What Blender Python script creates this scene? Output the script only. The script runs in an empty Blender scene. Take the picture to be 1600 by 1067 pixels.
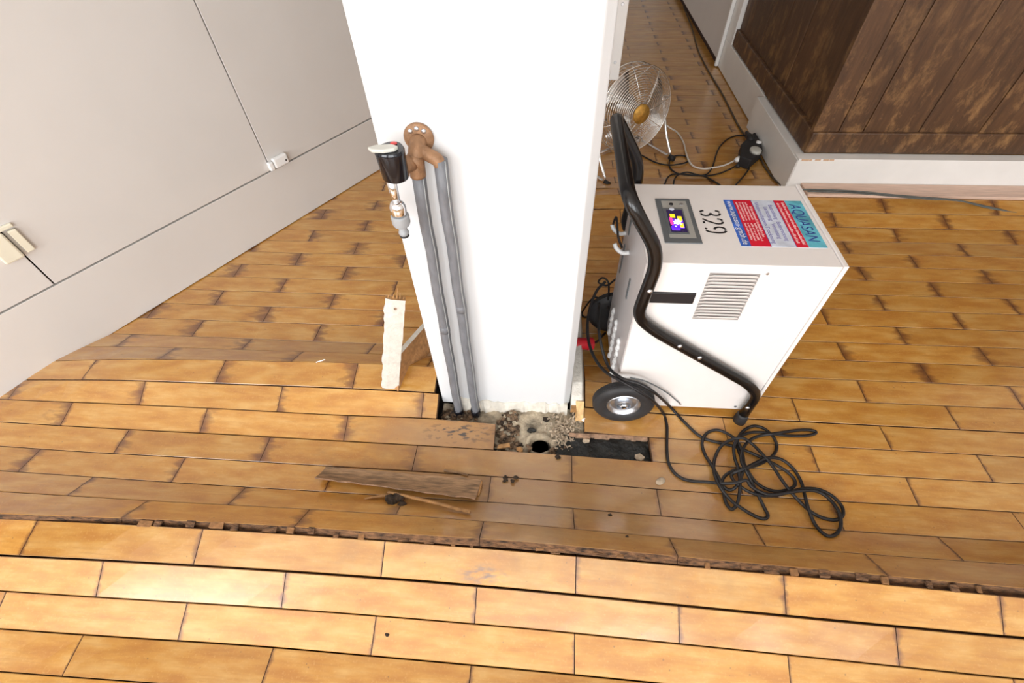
import bpy, bmesh, math, random
import numpy as np
from mathutils import Vector, Matrix

random.seed(7)
SC = bpy.context.scene
COL = SC.collection

# ------------------------------------------------------------------ camera
cam_d = bpy.data.cameras.new('camera')
cam_d.sensor_width = 36.0
cam_d.lens = 728.3 * 36.0 / 1600.0
cam_d.clip_start = 0.02
cam = bpy.data.objects.new('camera', cam_d)
COL.objects.link(cam)
CAM_H = 1.4
_p, _y, _r = [math.radians(a) for a in (49.54, -5.83, -2.35)]
_f = Vector((math.sin(_y) * math.cos(_p), math.cos(_y) * math.cos(_p), -math.sin(_p)))
_ri = Vector((math.cos(_y), -math.sin(_y), 0))
_u = _ri.cross(_f)
_r2 = _ri * math.cos(_r) + _u * math.sin(_r)
_u2 = -_ri * math.sin(_r) + _u * math.cos(_r)
cam.matrix_world = Matrix((
    (_r2.x, _u2.x, -_f.x, 0), (_r2.y, _u2.y, -_f.y, 0), (_r2.z, _u2.z, -_f.z, CAM_H), (0, 0, 0, 1)))
SC.camera = cam

# ------------------------------------------------------------------ world, daylight, exposure
world = bpy.data.worlds.new('sky')
SC.world = world
world.use_nodes = True
world.node_tree.nodes['Background'].inputs[0].default_value = (0.80, 0.88, 1.0, 1)
world.node_tree.nodes['Background'].inputs[1].default_value = 0.6
SC.view_settings.view_transform = 'Standard'
SC.view_settings.look = 'None'
SC.view_settings.gamma = 1.0
SC.view_settings.use_curve_mapping = False
SC.view_settings.exposure = -0.15

BACK_Y = -3.25
WINDOWS = [(-4.70, -1.95, 0.70, 3.00), (-1.25, 1.30, 0.70, 3.00), (1.95, 2.35, 0.70, 3.00), (2.85, 4.05, 0.70, 3.00)]   # x0 x1 z0 z1 in the wall behind the camera
WIN_POWER = (37.0, 29.0, 24.0, 11.0)     # watts per square metre of each window
for (_x0, _x1, _z0, _z1), _pw in zip(WINDOWS, WIN_POWER):
    ld = bpy.data.lights.new('window_daylight', 'AREA')
    ld.shape = 'RECTANGLE'
    ld.size = _x1 - _x0
    ld.size_y = _z1 - _z0
    ld.energy = _pw * ld.size * ld.size_y
    ld.color = (0.965, 0.985, 1.0)
    lo = bpy.data.objects.new('window_daylight', ld)
    COL.objects.link(lo)
    lo.location = ((_x0 + _x1) / 2, BACK_Y - 0.10, (_z0 + _z1) / 2)
    lo.rotation_euler = (math.radians(90), 0, 0)      # looks along +Y, into the room

# ------------------------------------------------------------------ materials
MATS = {}


def nodes_of(m):
    m.use_nodes = True
    nt = m.node_tree
    return nt, nt.nodes, nt.links, nt.nodes['Principled BSDF']


def mat(name, col, rough=0.5, metal=0.0, var=0.06, scale=12.0, bump=0.0, bscale=80.0, coat=0.0, trans=0.0, emit=None, estr=0.0, stretch=None):
    """procedural surface: base colour broken up by noise, optional fine relief"""
    if name in MATS:
        return MATS[name]
    m = bpy.data.materials.new(name)
    nt, N, L, b = nodes_of(m)
    b.inputs['Roughness'].default_value = rough
    b.inputs['Metallic'].default_value = metal
    b.inputs['Coat Weight'].default_value = coat
    b.inputs['Transmission Weight'].default_value = trans
    tc = N.new('ShaderNodeTexCoord')
    mp = N.new('ShaderNodeMapping')
    L.new(tc.outputs['Object'], mp.inputs[0])
    if stretch:
        mp.inputs['Scale'].default_value = stretch
    no = N.new('ShaderNodeTexNoise')
    no.inputs['Scale'].default_value = scale
    no.inputs['Detail'].default_value = 5
    L.new(mp.outputs[0], no.inputs['Vector'])
    rp = N.new('ShaderNodeValToRGB')
    c = col
    rp.color_ramp.elements[0].position = 0.3
    rp.color_ramp.elements[1].position = 0.7
    rp.color_ramp.elements[0].color = [max(0, v * (1 - var)) for v in c] + [1]
    rp.color_ramp.elements[1].color = [min(1, v * (1 + var)) for v in c] + [1]
    L.new(no.outputs['Fac'], rp.inputs[0])
    L.new(rp.outputs[0], b.inputs['Base Color'])
    if bump:
        n2 = N.new('ShaderNodeTexNoise')
        n2.inputs['Scale'].default_value = bscale
        n2.inputs['Detail'].default_value = 4
        L.new(mp.outputs[0], n2.inputs['Vector'])
        bp_ = N.new('ShaderNodeBump')
        bp_.inputs['Strength'].default_value = bump
        bp_.inputs['Distance'].default_value = 0.01
        L.new(n2.outputs['Fac'], bp_.inputs['Height'])
        L.new(bp_.outputs[0], b.inputs['Normal'])
    if emit:
        b.inputs['Emission Color'].default_value = (*emit, 1)
        b.inputs['Emission Strength'].default_value = estr
    MATS[name] = m
    return m


def math_node(N, L, op, a, b=None, clamp=False):
    n = N.new('ShaderNodeMath')
    n.operation = op
    n.use_clamp = clamp
    for i, v in enumerate((a, b)):
        if v is None:
            continue
        if isinstance(v, (int, float)):
            n.inputs[i].default_value = v
        else:
            L.new(v, n.inputs[i])
    return n.outputs[0]


def mix_col(N, L, fac, a, b, mode='MIX'):
    n = N.new('ShaderNodeMix')
    n.data_type = 'RGBA'
    n.blend_type = mode
    if isinstance(fac, (int, float)):
        n.inputs[0].default_value = fac
    else:
        L.new(fac, n.inputs[0])
    for s, v in ((6, a), (7, b)):
        if isinstance(v, tuple):
            n.inputs[s].default_value = (*v, 1)
        else:
            L.new(v, n.inputs[s])
    return n.outputs[2]


def ramp(N, L, fac, stops):
    r = N.new('ShaderNodeValToRGB')
    el = r.color_ramp.elements
    el[0].position, el[0].color = stops[0][0], (*stops[0][1], 1)
    el[1].position, el[1].color = stops[-1][0], (*stops[-1][1], 1)
    for p, c in stops[1:-1]:
        e = el.new(p)
        e.color = (*c, 1)
    L.new(fac, r.inputs[0])
    return r.outputs[0]


def noise(N, L, vec, scale, detail=4, rough=0.5, dist=0.0):
    n = N.new('ShaderNodeTexNoise')
    n.inputs['Scale'].default_value = scale
    n.inputs['Detail'].default_value = detail
    n.inputs['Roughness'].default_value = rough
    n.inputs['Distortion'].default_value = dist
    L.new(vec, n.inputs['Vector'])
    return n.outputs['Fac']


def spot(N, L, pos, cx, cy, rx, ry, warp, amount=0.6):
    """soft world-space blotch (1 inside, 0 outside) with a ragged edge"""
    sp = N.new('ShaderNodeSeparateXYZ')
    L.new(pos, sp.inputs[0])
    dx = math_node(N, L, 'DIVIDE', math_node(N, L, 'SUBTRACT', sp.outputs[0], cx), rx)
    dy = math_node(N, L, 'DIVIDE', math_node(N, L, 'SUBTRACT', sp.outputs[1], cy), ry)
    d = math_node(N, L, 'SQRT', math_node(N, L, 'ADD', math_node(N, L, 'POWER', math_node(N, L, 'ABSOLUTE', dx), 2.0), math_node(N, L, 'POWER', math_node(N, L, 'ABSOLUTE', dy), 2.0)))
    d = math_node(N, L, 'ADD', d, math_node(N, L, 'MULTIPLY', math_node(N, L, 'SUBTRACT', warp, 0.5), amount * 2))
    return math_node(N, L, 'SUBTRACT', 1.35, d, clamp=True)


def plank_material():
    m = bpy.data.materials.new('varnished_floor_wood')
    nt, N, L, b = nodes_of(m)
    uv = N.new('ShaderNodeUVMap')
    uv.uv_map = 'plank'
    oi = N.new('ShaderNodeObjectInfo')
    geo = N.new('ShaderNodeNewGeometry')
    sepc = N.new('ShaderNodeSeparateColor')
    L.new(oi.outputs['Color'], sepc.inputs[0])
    # grain coordinates: metres along and across, shifted for every plank
    sh = N.new('ShaderNodeVectorMath')
    sh.operation = 'MULTIPLY_ADD'
    cr = N.new('ShaderNodeCombineXYZ')
    L.new(oi.outputs['Random'], cr.inputs[0]); L.new(oi.outputs['Random'], cr.inputs[1]); L.new(oi.outputs['Random'], cr.inputs[2])
    L.new(cr.outputs[0], sh.inputs[0])
    sh.inputs[1].default_value = (37, 91, 53)
    L.new(uv.outputs[0], sh.inputs[2])
    mp = N.new('ShaderNodeMapping')
    mp.inputs['Scale'].default_value = (3.0, 42.0, 1.0)
    L.new(sh.outputs[0], mp.inputs[0])
    grain = noise(N, L, mp.outputs[0], 3.0, 6, 0.6, 0.4)
    mp2 = N.new('ShaderNodeMapping')
    mp2.inputs['Scale'].default_value = (5.0, 16.0, 1.0)
    L.new(sh.outputs[0], mp2.inputs[0])
    blot = noise(N, L, mp2.outputs[0], 1.6, 4, 0.55)
    fine = noise(N, L, sh.outputs[0], 160.0, 2, 0.6)
    warp = noise(N, L, geo.outputs['Position'], 9.0, 5, 0.65)
    base = ramp(N, L, blot, [(0.34, (0.44, 0.178, 0.020)), (0.5, (0.525, 0.248, 0.038)), (0.66, (0.59, 0.325, 0.082))])
    base = mix_col(N, L, math_node(N, L, 'MULTIPLY', math_node(N, L, 'SUBTRACT', grain, 0.46, True), 1.5, True), base, (0.36, 0.150, 0.024))
    base = mix_col(N, L, math_node(N, L, 'MULTIPLY', math_node(N, L, 'SUBTRACT', fine, 0.56, True), 1.4, True), base, (0.72, 0.44, 0.14))
    # tone of the individual plank (object colour, blue channel)
    hs = N.new('ShaderNodeHueSaturation')
    L.new(base, hs.inputs['Color'])
    L.new(math_node(N, L, 'ADD', 0.80, math_node(N, L, 'MULTIPLY', sepc.outputs[2], 0.4)), hs.inputs['Value'])
    hs.inputs['Saturation'].default_value = 1.0
    base = hs.outputs[0]
    # water stains bleeding from the butt joints (object colour, red channel)
    su = N.new('ShaderNodeSeparateXYZ')
    L.new(uv.outputs[0], su.inputs[0])
    u0 = math_node(N, L, 'MINIMUM', su.outputs[0], math_node(N, L, 'SUBTRACT', 0.5107, su.outputs[0]))
    mp3 = N.new('ShaderNodeMapping')
    mp3.inputs['Scale'].default_value = (10.0, 30.0, 1.0)
    L.new(sh.outputs[0], mp3.inputs[0])
    sn = noise(N, L, mp3.outputs[0], 1.3, 3, 0.55, 0.3)
    reach = math_node(N, L, 'MULTIPLY', math_node(N, L, 'MULTIPLY', sepc.outputs[0], 0.052), math_node(N, L, 'ADD', 0.30, math_node(N, L, 'MULTIPLY', math_node(N, L, 'SUBTRACT', sn, 0.38, True), 5.0)))
    st = math_node(N, L, 'SUBTRACT', 1.12, math_node(N, L, 'DIVIDE', u0, math_node(N, L, 'ADD', reach, 0.0012)), True)
    st = math_node(N, L, 'MULTIPLY', st, math_node(N, L, 'ADD', 0.55, math_node(N, L, 'MULTIPLY', sn, 0.6)), True)
    base = mix_col(N, L, math_node(N, L, 'MULTIPLY', st, 0.95), base, (0.115, 0.028, 0.004))
    # grey-brown dust and rot around the opened floor, black mould on the plank beside the pipes
    dust = spot(N, L, geo.outputs['Position'], 0.08, 0.60, 0.62, 0.27, warp, 0.75)
    dust = math_node(N, L, 'MULTIPLY', dust, 0.68)
    base = mix_col(N, L, dust, base, (0.215, 0.122, 0.052))
    dust2 = spot(N, L, geo.outputs['Position'], -0.30, 0.745, 0.26, 0.075, warp, 0.5)
    base = mix_col(N, L, math_node(N, L, 'MULTIPLY', dust2, 0.75), base, (0.30, 0.155, 0.060))
    mps = N.new('ShaderNodeMapping')
    mps.inputs['Scale'].default_value = (38, 110, 60)
    L.new(geo.outputs['Position'], mps.inputs[0])
    mn = noise(N, L, mps.outputs[0], 1.0, 3, 0.5)
    mould = math_node(N, L, 'MULTIPLY', math_node(N, L, 'MULTIPLY', math_node(N, L, 'SUBTRACT', mn, 0.52, True), 12.0, True), spot(N, L, geo.outputs['Position'], -0.27, 0.765, 0.11, 0.035, warp, 0.3))
    base = mix_col(N, L, math_node(N, L, 'MULTIPLY', mould, 0.95), base, (0.02, 0.016, 0.018))
    mould2 = math_node(N, L, 'MULTIPLY', math_node(N, L, 'MULTIPLY', math_node(N, L, 'SUBTRACT', mn, 0.42, True), 5.0, True), spot(N, L, geo.outputs['Position'], -0.135, 0.318, 0.06, 0.022, warp, 0.5))
    base = mix_col(N, L, math_node(N, L, 'MULTIPLY', mould2, 0.75), base, (0.10, 0.09, 0.10))
    # scattered specks of dirt
    vo = N.new('ShaderNodeTexVoronoi')
    vo.inputs['Scale'].default_value = 26.0
    L.new(geo.outputs['Position'], vo.inputs['Vector'])
    spk = math_node(N, L, 'LESS_THAN', vo.outputs['Distance'], 0.055)
    base = mix_col(N, L, math_node(N, L, 'MULTIPLY', spk, 0.55), base, (0.14, 0.07, 0.025))
    # grime along the edges of the plank
    ev = math_node(N, L, 'MINIMUM', su.outputs[1], math_node(N, L, 'SUBTRACT', 0.0905, su.outputs[1]))
    edge = math_node(N, L, 'SUBTRACT', 1.0, math_node(N, L, 'DIVIDE', math_node(N, L, 'MINIMUM', ev, u0), 0.0028), True)
    base = mix_col(N, L, math_node(N, L, 'MULTIPLY', edge, math_node(N, L, 'MULTIPLY', warp, 0.6)), base, (0.13, 0.055, 0.016))
    L.new(base, b.inputs['Base Color'])
    rr = math_node(N, L, 'ADD', 0.33, math_node(N, L, 'MULTIPLY', blot, 0.14))
    rr = math_node(N, L, 'ADD', rr, math_node(N, L, 'MULTIPLY', dust, 0.5))
    L.new(rr, b.inputs['Roughness'])
    b.inputs['Specular IOR Level'].default_value = 0.5
    b.inputs['Coat Weight'].default_value = 1.0
    b.inputs['Coat Roughness'].default_value = 0.19
    b.inputs['Coat IOR'].default_value = 1.68
    bm_ = N.new('ShaderNodeBump')
    bm_.inputs['Strength'].default_value = 0.05
    bm_.inputs['Distance'].default_value = 0.004
    hsum = math_node(N, L, 'ADD', grain, math_node(N, L, 'MULTIPLY', blot, 2.0))
    L.new(hsum, bm_.inputs['Height'])
    L.new(bm_.outputs[0], b.inputs['Normal'])
    return m


M_PLANK = plank_material()
M_RAW = mat('raw_plank_edge', (0.13, 0.062, 0.026), 0.85, var=0.85, scale=45, bump=0.6, bscale=120, stretch=(1, 3, 3))  # raw wood, darkened for the shadow line under the ridge edge
M_TONGUE = mat('tongue_wood', (0.24, 0.115, 0.042), 0.85, var=0.4, scale=60, bump=0.4)
M_SUB = mat('dark_subfloor', (0.018, 0.014, 0.012), 0.95, var=0.5, scale=20, bump=0.4)
M_WALL = mat('white_plaster', (0.68, 0.69, 0.70), 0.65, var=0.012, scale=5, bump=0.06, bscale=35)
M_ROOM = mat('room_white', (0.88, 0.87, 0.85), 0.8, var=0.02, scale=3)
M_CEIL = mat('ceiling_white', (0.90, 0.90, 0.89), 0.85, var=0.02, scale=3)
M_LAM = mat('white_laminate', (0.66, 0.63, 0.60), 0.42, var=0.02, scale=4, bump=0.02, bscale=300)
M_GAP = mat('shadow_gap_brown', (0.035, 0.014, 0.009), 0.8, var=0.3)
M_PAINT = mat('white_gloss_paint', (0.80, 0.79, 0.765), 0.38, var=0.025, scale=8, bump=0.03, bscale=60)
M_OLDPAINT = mat('old_cream_paint', (0.66, 0.63, 0.565), 0.55, var=0.10, scale=40, bump=0.35, bscale=90)
M_PLASTIC_W = mat('white_plastic', (0.85, 0.85, 0.84), 0.25, var=0.02)
M_PLASTIC_C = mat('cream_plastic', (0.78, 0.74, 0.60), 0.35, var=0.04)
M_BODY = mat('powder_coated_white', (0.80, 0.755, 0.725), 0.40, var=0.012, scale=30, bump=0.04, bscale=700)
M_BLACK = mat('black_gloss_tube', (0.004, 0.0035, 0.004), 0.20, var=0.2)
M_RUBBER = mat('black_rubber', (0.016, 0.015, 0.016), 0.62, var=0.25, scale=40, bump=0.1)
M_TYRE = mat('tyre_rubber', (0.022, 0.021, 0.022), 0.6, var=0.2, scale=30, bump=0.1, bscale=150)
M_CHROME = mat('chrome', (0.85, 0.85, 0.86), 0.08, 1.0, var=0.03)
M_ZINC = mat('zinc_steel', (0.62, 0.65, 0.70), 0.32, 1.0, var=0.12, scale=25)
M_WIRE = mat('bright_wire', (0.80, 0.78, 0.74), 0.22, 1.0, var=0.05)
M_ALU = mat('brushed_aluminium', (0.72, 0.71, 0.70), 0.35, 1.0, var=0.08)
M_PIPE = mat('grey_pipe_lagging', (0.155, 0.16, 0.175), 0.5, var=0.16, scale=28, bump=0.15, bscale=60, stretch=(3, 3, 1))
M_PIPE_SEAM = mat('pipe_seam_grey', (0.30, 0.31, 0.31), 0.5, var=0.1)
M_BRONZE = mat('bronze_fitting', (0.30, 0.165, 0.085), 0.55, 0.25, var=0.22, scale=60, bump=0.2, bscale=150)
M_KNOB = mat('black_knob', (0.004, 0.005, 0.009), 0.13, var=0.1)
M_LEVER = mat('pale_grey_lever', (0.55, 0.55, 0.50), 0.4, var=0.04)
M_REDDOT = mat('red_mark', (0.70, 0.05, 0.05), 0.4, var=0.05)
M_RED = mat('red_plastic', (0.50, 0.012, 0.022), 0.35, var=0.15, scale=50)
M_GREYP = mat('grey_plastic', (0.33, 0.345, 0.36), 0.4, var=0.04)
M_PANEL = mat('panel_grey', (0.115, 0.125, 0.13), 0.45, var=0.05)
M_PANEL_L = mat('panel_light_grey', (0.36, 0.35, 0.32), 0.45, var=0.03)
M_SCREEN = mat('screen_dark_violet', (0.020, 0.012, 0.045), 0.2, var=0.1, emit=(0.10, 0.03, 0.35), estr=0.10)
M_LIT_Y = mat('lit_yellow', (0.9, 0.6, 0.02), 0.4, emit=(1.0, 0.62, 0.01), estr=1.1)
M_LIT_W = mat('lit_white', (0.9, 0.9, 0.95), 0.4, emit=(1.0, 0.98, 1.0), estr=2.2)
M_LIT_M = mat('lit_magenta', (0.8, 0.05, 0.4), 0.4, emit=(1.0, 0.04, 0.30), estr=0.9)
M_LIT_B = mat('lit_violet', (0.15, 0.03, 0.8), 0.4, emit=(0.14, 0.02, 1.0), estr=0.9)
M_INK = mat('black_ink', (0.012, 0.010, 0.012), 0.5, var=0.1)
M_ST_TURQ = mat('sticker_turquoise', (0.12, 0.45, 0.55), 0.35, var=0.35, scale=22)
M_ST_RED = mat('sticker_red', (0.66, 0.012, 0.035), 0.35, var=0.06)
M_ST_LIGHT = mat('sticker_pale_blue', (0.60, 0.64, 0.73), 0.35, var=0.14, scale=35)
M_ST_BLUE = mat('sticker_blue', (0.045, 0.13, 0.48), 0.35, var=0.5, scale=40)
M_ST_NAVY = mat('sticker_navy_print', (0.035, 0.06, 0.30), 0.4, var=0.1)
M_ST_VIOLET = mat('sticker_violet_print', (0.20, 0.18, 0.48), 0.4, var=0.1)
M_ST_WHITE = mat('sticker_white_print', (0.85, 0.85, 0.86), 0.4, var=0.03)
M_ST_PINK = mat('sticker_pink_print', (0.85, 0.50, 0.50), 0.4, var=0.05)
M_CLEAR = mat('clear_hook_plastic', (0.75, 0.76, 0.76), 0.2, var=0.02)
M_CORD = mat('black_cord', (0.007, 0.006, 0.007), 0.5, var=0.2)
M_CORD_W = mat('white_cord', (0.74, 0.70, 0.64), 0.4, var=0.05)
M_CORD_D = mat('dusty_cord', (0.085, 0.060, 0.038), 0.8, var=0.5, scale=30)
M_CORD_G = mat('grey_green_cord', (0.10, 0.105, 0.095), 0.6, var=0.3, scale=20)
M_GOLD = mat('gold_badge', (0.55, 0.30, 0.06), 0.35, 0.6, var=0.25, scale=70)
M_RAWPINE = mat('raw_pine', (0.62, 0.42, 0.28), 0.7, var=0.18, scale=18, bump=0.1, stretch=(1, 8, 8))
M_OLDWOOD = mat('weathered_board', (0.26, 0.155, 0.080), 0.75, var=0.45, scale=22, bump=0.4, bscale=70, stretch=(1, 6, 6))
M_OLDWOOD_E = mat('weathered_board_edge', (0.40, 0.25, 0.16), 0.85, var=0.45, scale=60, bump=0.5)
M_SPLINT = mat('splintered_wood', (0.36, 0.19, 0.07), 0.75, var=0.4, scale=40, bump=0.3)
M_MORTAR = mat('crumbling_mortar', (0.36, 0.30, 0.215), 0.95, var=0.55, scale=24, bump=0.9, bscale=70)
M_CRUMB = mat('brown_crumbs', (0.15, 0.095, 0.055), 0.95, var=0.85, scale=45, bump=0.8, bscale=120)
M_BITUMEN = mat('black_bitumen', (0.013, 0.014, 0.013), 0.55, var=0.7, scale=25, bump=0.8, bscale=60)
M_FLAKE = mat('pale_flakes', (0.46, 0.37, 0.27), 0.9, var=0.35, scale=60, bump=0.4)
M_CLUMP = mat('dark_dirt_and_shade', (0.035, 0.022, 0.013), 0.95, var=0.7, scale=60, bump=0.8)


def dark_board_material():
    m = bpy.data.materials.new('dark_stained_boards')
    nt, N, L, b = nodes_of(m)
    geo = N.new('ShaderNodeNewGeometry')
    oi = N.new('ShaderNodeObjectInfo')
    mp = N.new('ShaderNodeMapping')
    mp.inputs['Scale'].default_value = (14, 14, 1.6)
    L.new(geo.outputs['Position'], mp.inputs[0])
    g = noise(N, L, mp.outputs[0], 4.0, 6, 0.6, 0.1)
    mp2 = N.new('ShaderNodeMapping')
    mp2.inputs['Scale'].default_value = (9, 9, 4.5)
    L.new(geo.outputs['Position'], mp2.inputs[0])
    w = noise(N, L, mp2.outputs[0], 1.5, 7, 0.75, 0.2)
    c = ramp(N, L, g, [(0.3, (0.050, 0.023, 0.010)), (0.55, (0.078, 0.036, 0.015)), (0.8, (0.118, 0.058, 0.023))])
    wear = math_node(N, L, 'MULTIPLY', math_node(N, L, 'SUBTRACT', w, 0.50, True), 4.2, True)
    # the finish is scuffed through low on the boards
    sp = N.new('ShaderNodeSeparateXYZ')
    L.new(geo.outputs['Position'], sp.inputs[0])
    low = math_node(N, L, 'SUBTRACT', 1.0, math_node(N, L, 'DIVIDE', math_node(N, L, 'SUBTRACT', sp.outputs[2], 0.28), 0.75), True)
    wear = math_node(N, L, 'MULTIPLY', wear, math_node(N, L, 'ADD', 0.10, math_node(N, L, 'MULTIPLY', low, 0.8)))
    c = mix_col(N, L, wear, c, (0.36, 0.195, 0.075))
    hs = N.new('ShaderNodeHueSaturation')
    L.new(c, hs.inputs['Color'])
    L.new(math_node(N, L, 'ADD', 0.85, math_node(N, L, 'MULTIPLY', oi.outputs['Random'], 0.4)), hs.inputs['Value'])
    L.new(hs.outputs[0], b.inputs['Base Color'])
    b.inputs['Roughness'].default_value = 0.5
    bm_ = N.new('ShaderNodeBump')
    bm_.inputs['Strength'].default_value = 0.25
    bm_.inputs['Distance'].default_value = 0.006
    L.new(g, bm_.inputs['Height'])
    L.new(bm_.outputs[0], b.inputs['Normal'])
    return m


M_DARK = dark_board_material()

# ------------------------------------------------------------------ mesh helpers


class MB:
    def __init__(self):
        self.v, self.f, self.mi = [], [], []

    def quad_box(self, pts, m=0):
        """8 points: bottom 4 (ccw from above) then top 4"""
        o = len(self.v)
        self.v += [tuple(p) for p in pts]
        for q in ((3, 2, 1, 0), (4, 5, 6, 7), (0, 1, 5, 4), (1, 2, 6, 5), (2, 3, 7, 6), (3, 0, 4, 7)):
            self.f.append([o + i for i in q]); self.mi.append(m)
        return self

    def box(self, x0, x1, y0, y1, z0, z1, m=0):
        return self.quad_box([(x0, y0, z0), (x1, y0, z0), (x1, y1, z0), (x0, y1, z0), (x0, y0, z1), (x1, y0, z1), (x1, y1, z1), (x0, y1, z1)], m)

    def prism(self, pts, z0, z1, m=0):
        o, n = len(self.v), len(pts)
        self.v += [(x, y, z0) for x, y in pts] + [(x, y, z1) for x, y in pts]
        self.f += [[o + i for i in range(n)][::-1], [o + n + i for i in range(n)]]
        self.mi += [m, m]
        for i in range(n):
            j = (i + 1) % n
            self.f.append([o + i, o + j, o + n + j, o + n + i]); self.mi.append(m)
        return self

    def tube(self, path, r, seg=10, closed=False, caps=True, m=0):
        path = [Vector(p) for p in path]
        n = len(path)
        rad = r if isinstance(r, (list, tuple)) else [r] * n
        T = []
        for i in range(n):
            a = path[(i - 1) % n] if (closed or i > 0) else path[i]
            b = path[(i + 1) % n] if (closed or i < n - 1) else path[i]
            t = (b - a)
            T.append(t.normalized() if t.length > 1e-9 else Vector((0, 0, 1)))
        up = Vector((0, 0, 1)) if abs(T[0].z) < 0.9 else Vector((1, 0, 0))
        nrm = (up - T[0] * up.dot(T[0])).normalized()
        o = len(self.v)
        for i in range(n):
            nrm = nrm - T[i] * nrm.dot(T[i])
            nrm = nrm.normalized() if nrm.length > 1e-6 else T[i].orthogonal().normalized()
            bn = T[i].cross(nrm)
            for k in range(seg):
                a = 2 * math.pi * k / seg
                self.v.append(tuple(path[i] + (nrm * math.cos(a) + bn * math.sin(a)) * rad[i]))
        for i in range(n if closed else n - 1):
            j = (i + 1) % n
            for k in range(seg):
                l = (k + 1) % seg
                self.f.append([o + i * seg + k, o + i * seg + l, o + j * seg + l, o + j * seg + k]); self.mi.append(m)
        if caps and not closed:
            self.f.append([o + k for k in range(seg)][::-1]); self.mi.append(m)
            self.f.append([o + (n - 1) * seg + k for k in range(seg)]); self.mi.append(m)
        return self

    def lathe(self, prof, mat4=None, seg=32, m=0):
        """prof: (radius, z) list, spun about local z, placed by mat4"""
        M = mat4 or Matrix()
        o = len(self.v)
        n = len(prof)
        for r, z in prof:
            for k in range(seg):
                a = 2 * math.pi * k / seg
                self.v.append(tuple(M @ Vector((r * math.cos(a), r * math.sin(a), z))))
        for i in range(n - 1):
            for k in range(seg):
                l = (k + 1) % seg
                self.f.append([o + i * seg + k, o + i * seg + l, o + (i + 1) * seg + l, o + (i + 1) * seg + k]); self.mi.append(m)
        if prof[0][0] > 1e-6:
            self.f.append([o + k for k in range(seg)][::-1]); self.mi.append(m)
        if prof[-1][0] > 1e-6:
            self.f.append([o + (n - 1) * seg + k for k in range(seg)]); self.mi.append(m)
        return self

    def blob(self, c, r, rough=0.3, sub=2, squash=(1, 1, 1), m=0, seed=None):
        rnd = random.Random(seed if seed is not None else random.random())
        bm = bmesh.new()
        bmesh.ops.create_icosphere(bm, subdivisions=sub, radius=1.0)
        o = len(self.v)
        bm.verts.index_update()
        for v in bm.verts:
            k = r * (1 + rnd.uniform(-rough, rough))
            self.v.append((c[0] + v.co.x * k * squash[0], c[1] + v.co.y * k * squash[1], c[2] + v.co.z * k * squash[2]))
        for f in bm.faces:
            self.f.append([o + v.index for v in f.verts]); self.mi.append(m)
        bm.free()
        return self

    def mesh(self, name, mats, smooth=False):
        me = bpy.data.meshes.new(name)
        me.from_pydata(self.v, [], self.f)
        for m in (mats if isinstance(mats, (list, tuple)) else [mats]):
            me.materials.append(m)
        me.polygons.foreach_set('material_index', self.mi)
        if smooth:
            me.polygons.foreach_set('use_smooth', [True] * len(me.polygons))
        me.update()
        return me

    def build(self, name, mats, parent=None, smooth=False, bevel=0.0, auto=None):
        o = bpy.data.objects.new(name, self.mesh(name, mats, smooth))
        COL.objects.link(o)
        if parent:
            o.parent = parent
        if bevel:
            b = o.modifiers.new('bevel', 'BEVEL')
            b.width = bevel
            b.segments = 2
            b.limit_method = 'ANGLE'
        if auto:
            o.data.polygons.foreach_set('use_smooth', [True] * len(o.data.polygons))
            es = o.modifiers.new('edges', 'EDGE_SPLIT')
            es.split_angle = math.radians(auto)
        return o


def thing(name, label, cat, group=None):
    o = bpy.data.objects.new(name, None)
    o.empty_display_size = 0.05
    COL.objects.link(o)
    tag(o, label, cat, group)
    return o


def tag(o, label=None, cat=None, group=None, kind=None):
    if label: o['label'] = label
    if cat: o['category'] = cat
    if group: o['group'] = group
    if kind: o['kind'] = kind
    return o


def smooth_path(pts, per=8, closed=False):
    P = [Vector(p) for p in pts]
    n = len(P)
    out = []
    for i in range(n if closed else n - 1):
        p0 = P[(i - 1) % n] if (closed or i > 0) else P[i] * 2 - P[i + 1]
        p1, p2 = P[i], P[(i + 1) % n]
        p3 = P[(i + 2) % n] if (closed or i < n - 2) else P[i + 1] * 2 - P[i]
        for k in range(per):
            t = k / per
            out.append(0.5 * ((2 * p1) + (p2 - p0) * t + (2 * p0 - 5 * p1 + 4 * p2 - p3) * t * t + (3 * p1 - p0 - 3 * p2 + p3) * t ** 3))
    if not closed:
        out.append(P[-1])
    return out


def round_path(pts, rad, per=6):
    P = [Vector(p) for p in pts]
    out = [P[0]]
    for i in range(1, len(P) - 1):
        r = rad[i] if isinstance(rad, (list, tuple)) else rad
        a, b = (P[i - 1] - P[i]), (P[i + 1] - P[i])
        r_ = min(r, a.length * 0.49, b.length * 0.49)
        s, e = P[i] + a.normalized() * r_, P[i] + b.normalized() * r_
        for k in range(per + 1):
            t = k / per
            out.append(s * (1 - t) ** 2 + P[i] * 2 * t * (1 - t) + e * t * t)
    out.append(P[-1])
    return out


# photograph-measured points are laid on the plane they belong to
FPX = 728.3


def view_ray(px, py):
    return (_r2 * ((px - 800) / FPX) - _u2 * ((py - 533.5) / FPX) + _f)


def on_z(px, py, z=0.0):
    d = view_ray(px, py)
    t = (z - CAM_H) / d.z
    return Vector((d.x * t, d.y * t, z))


def on_y(px, py, y):
    d = view_ray(px, py)
    t = y / d.y
    return Vector((d.x * t, y, CAM_H + d.z * t))


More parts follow.
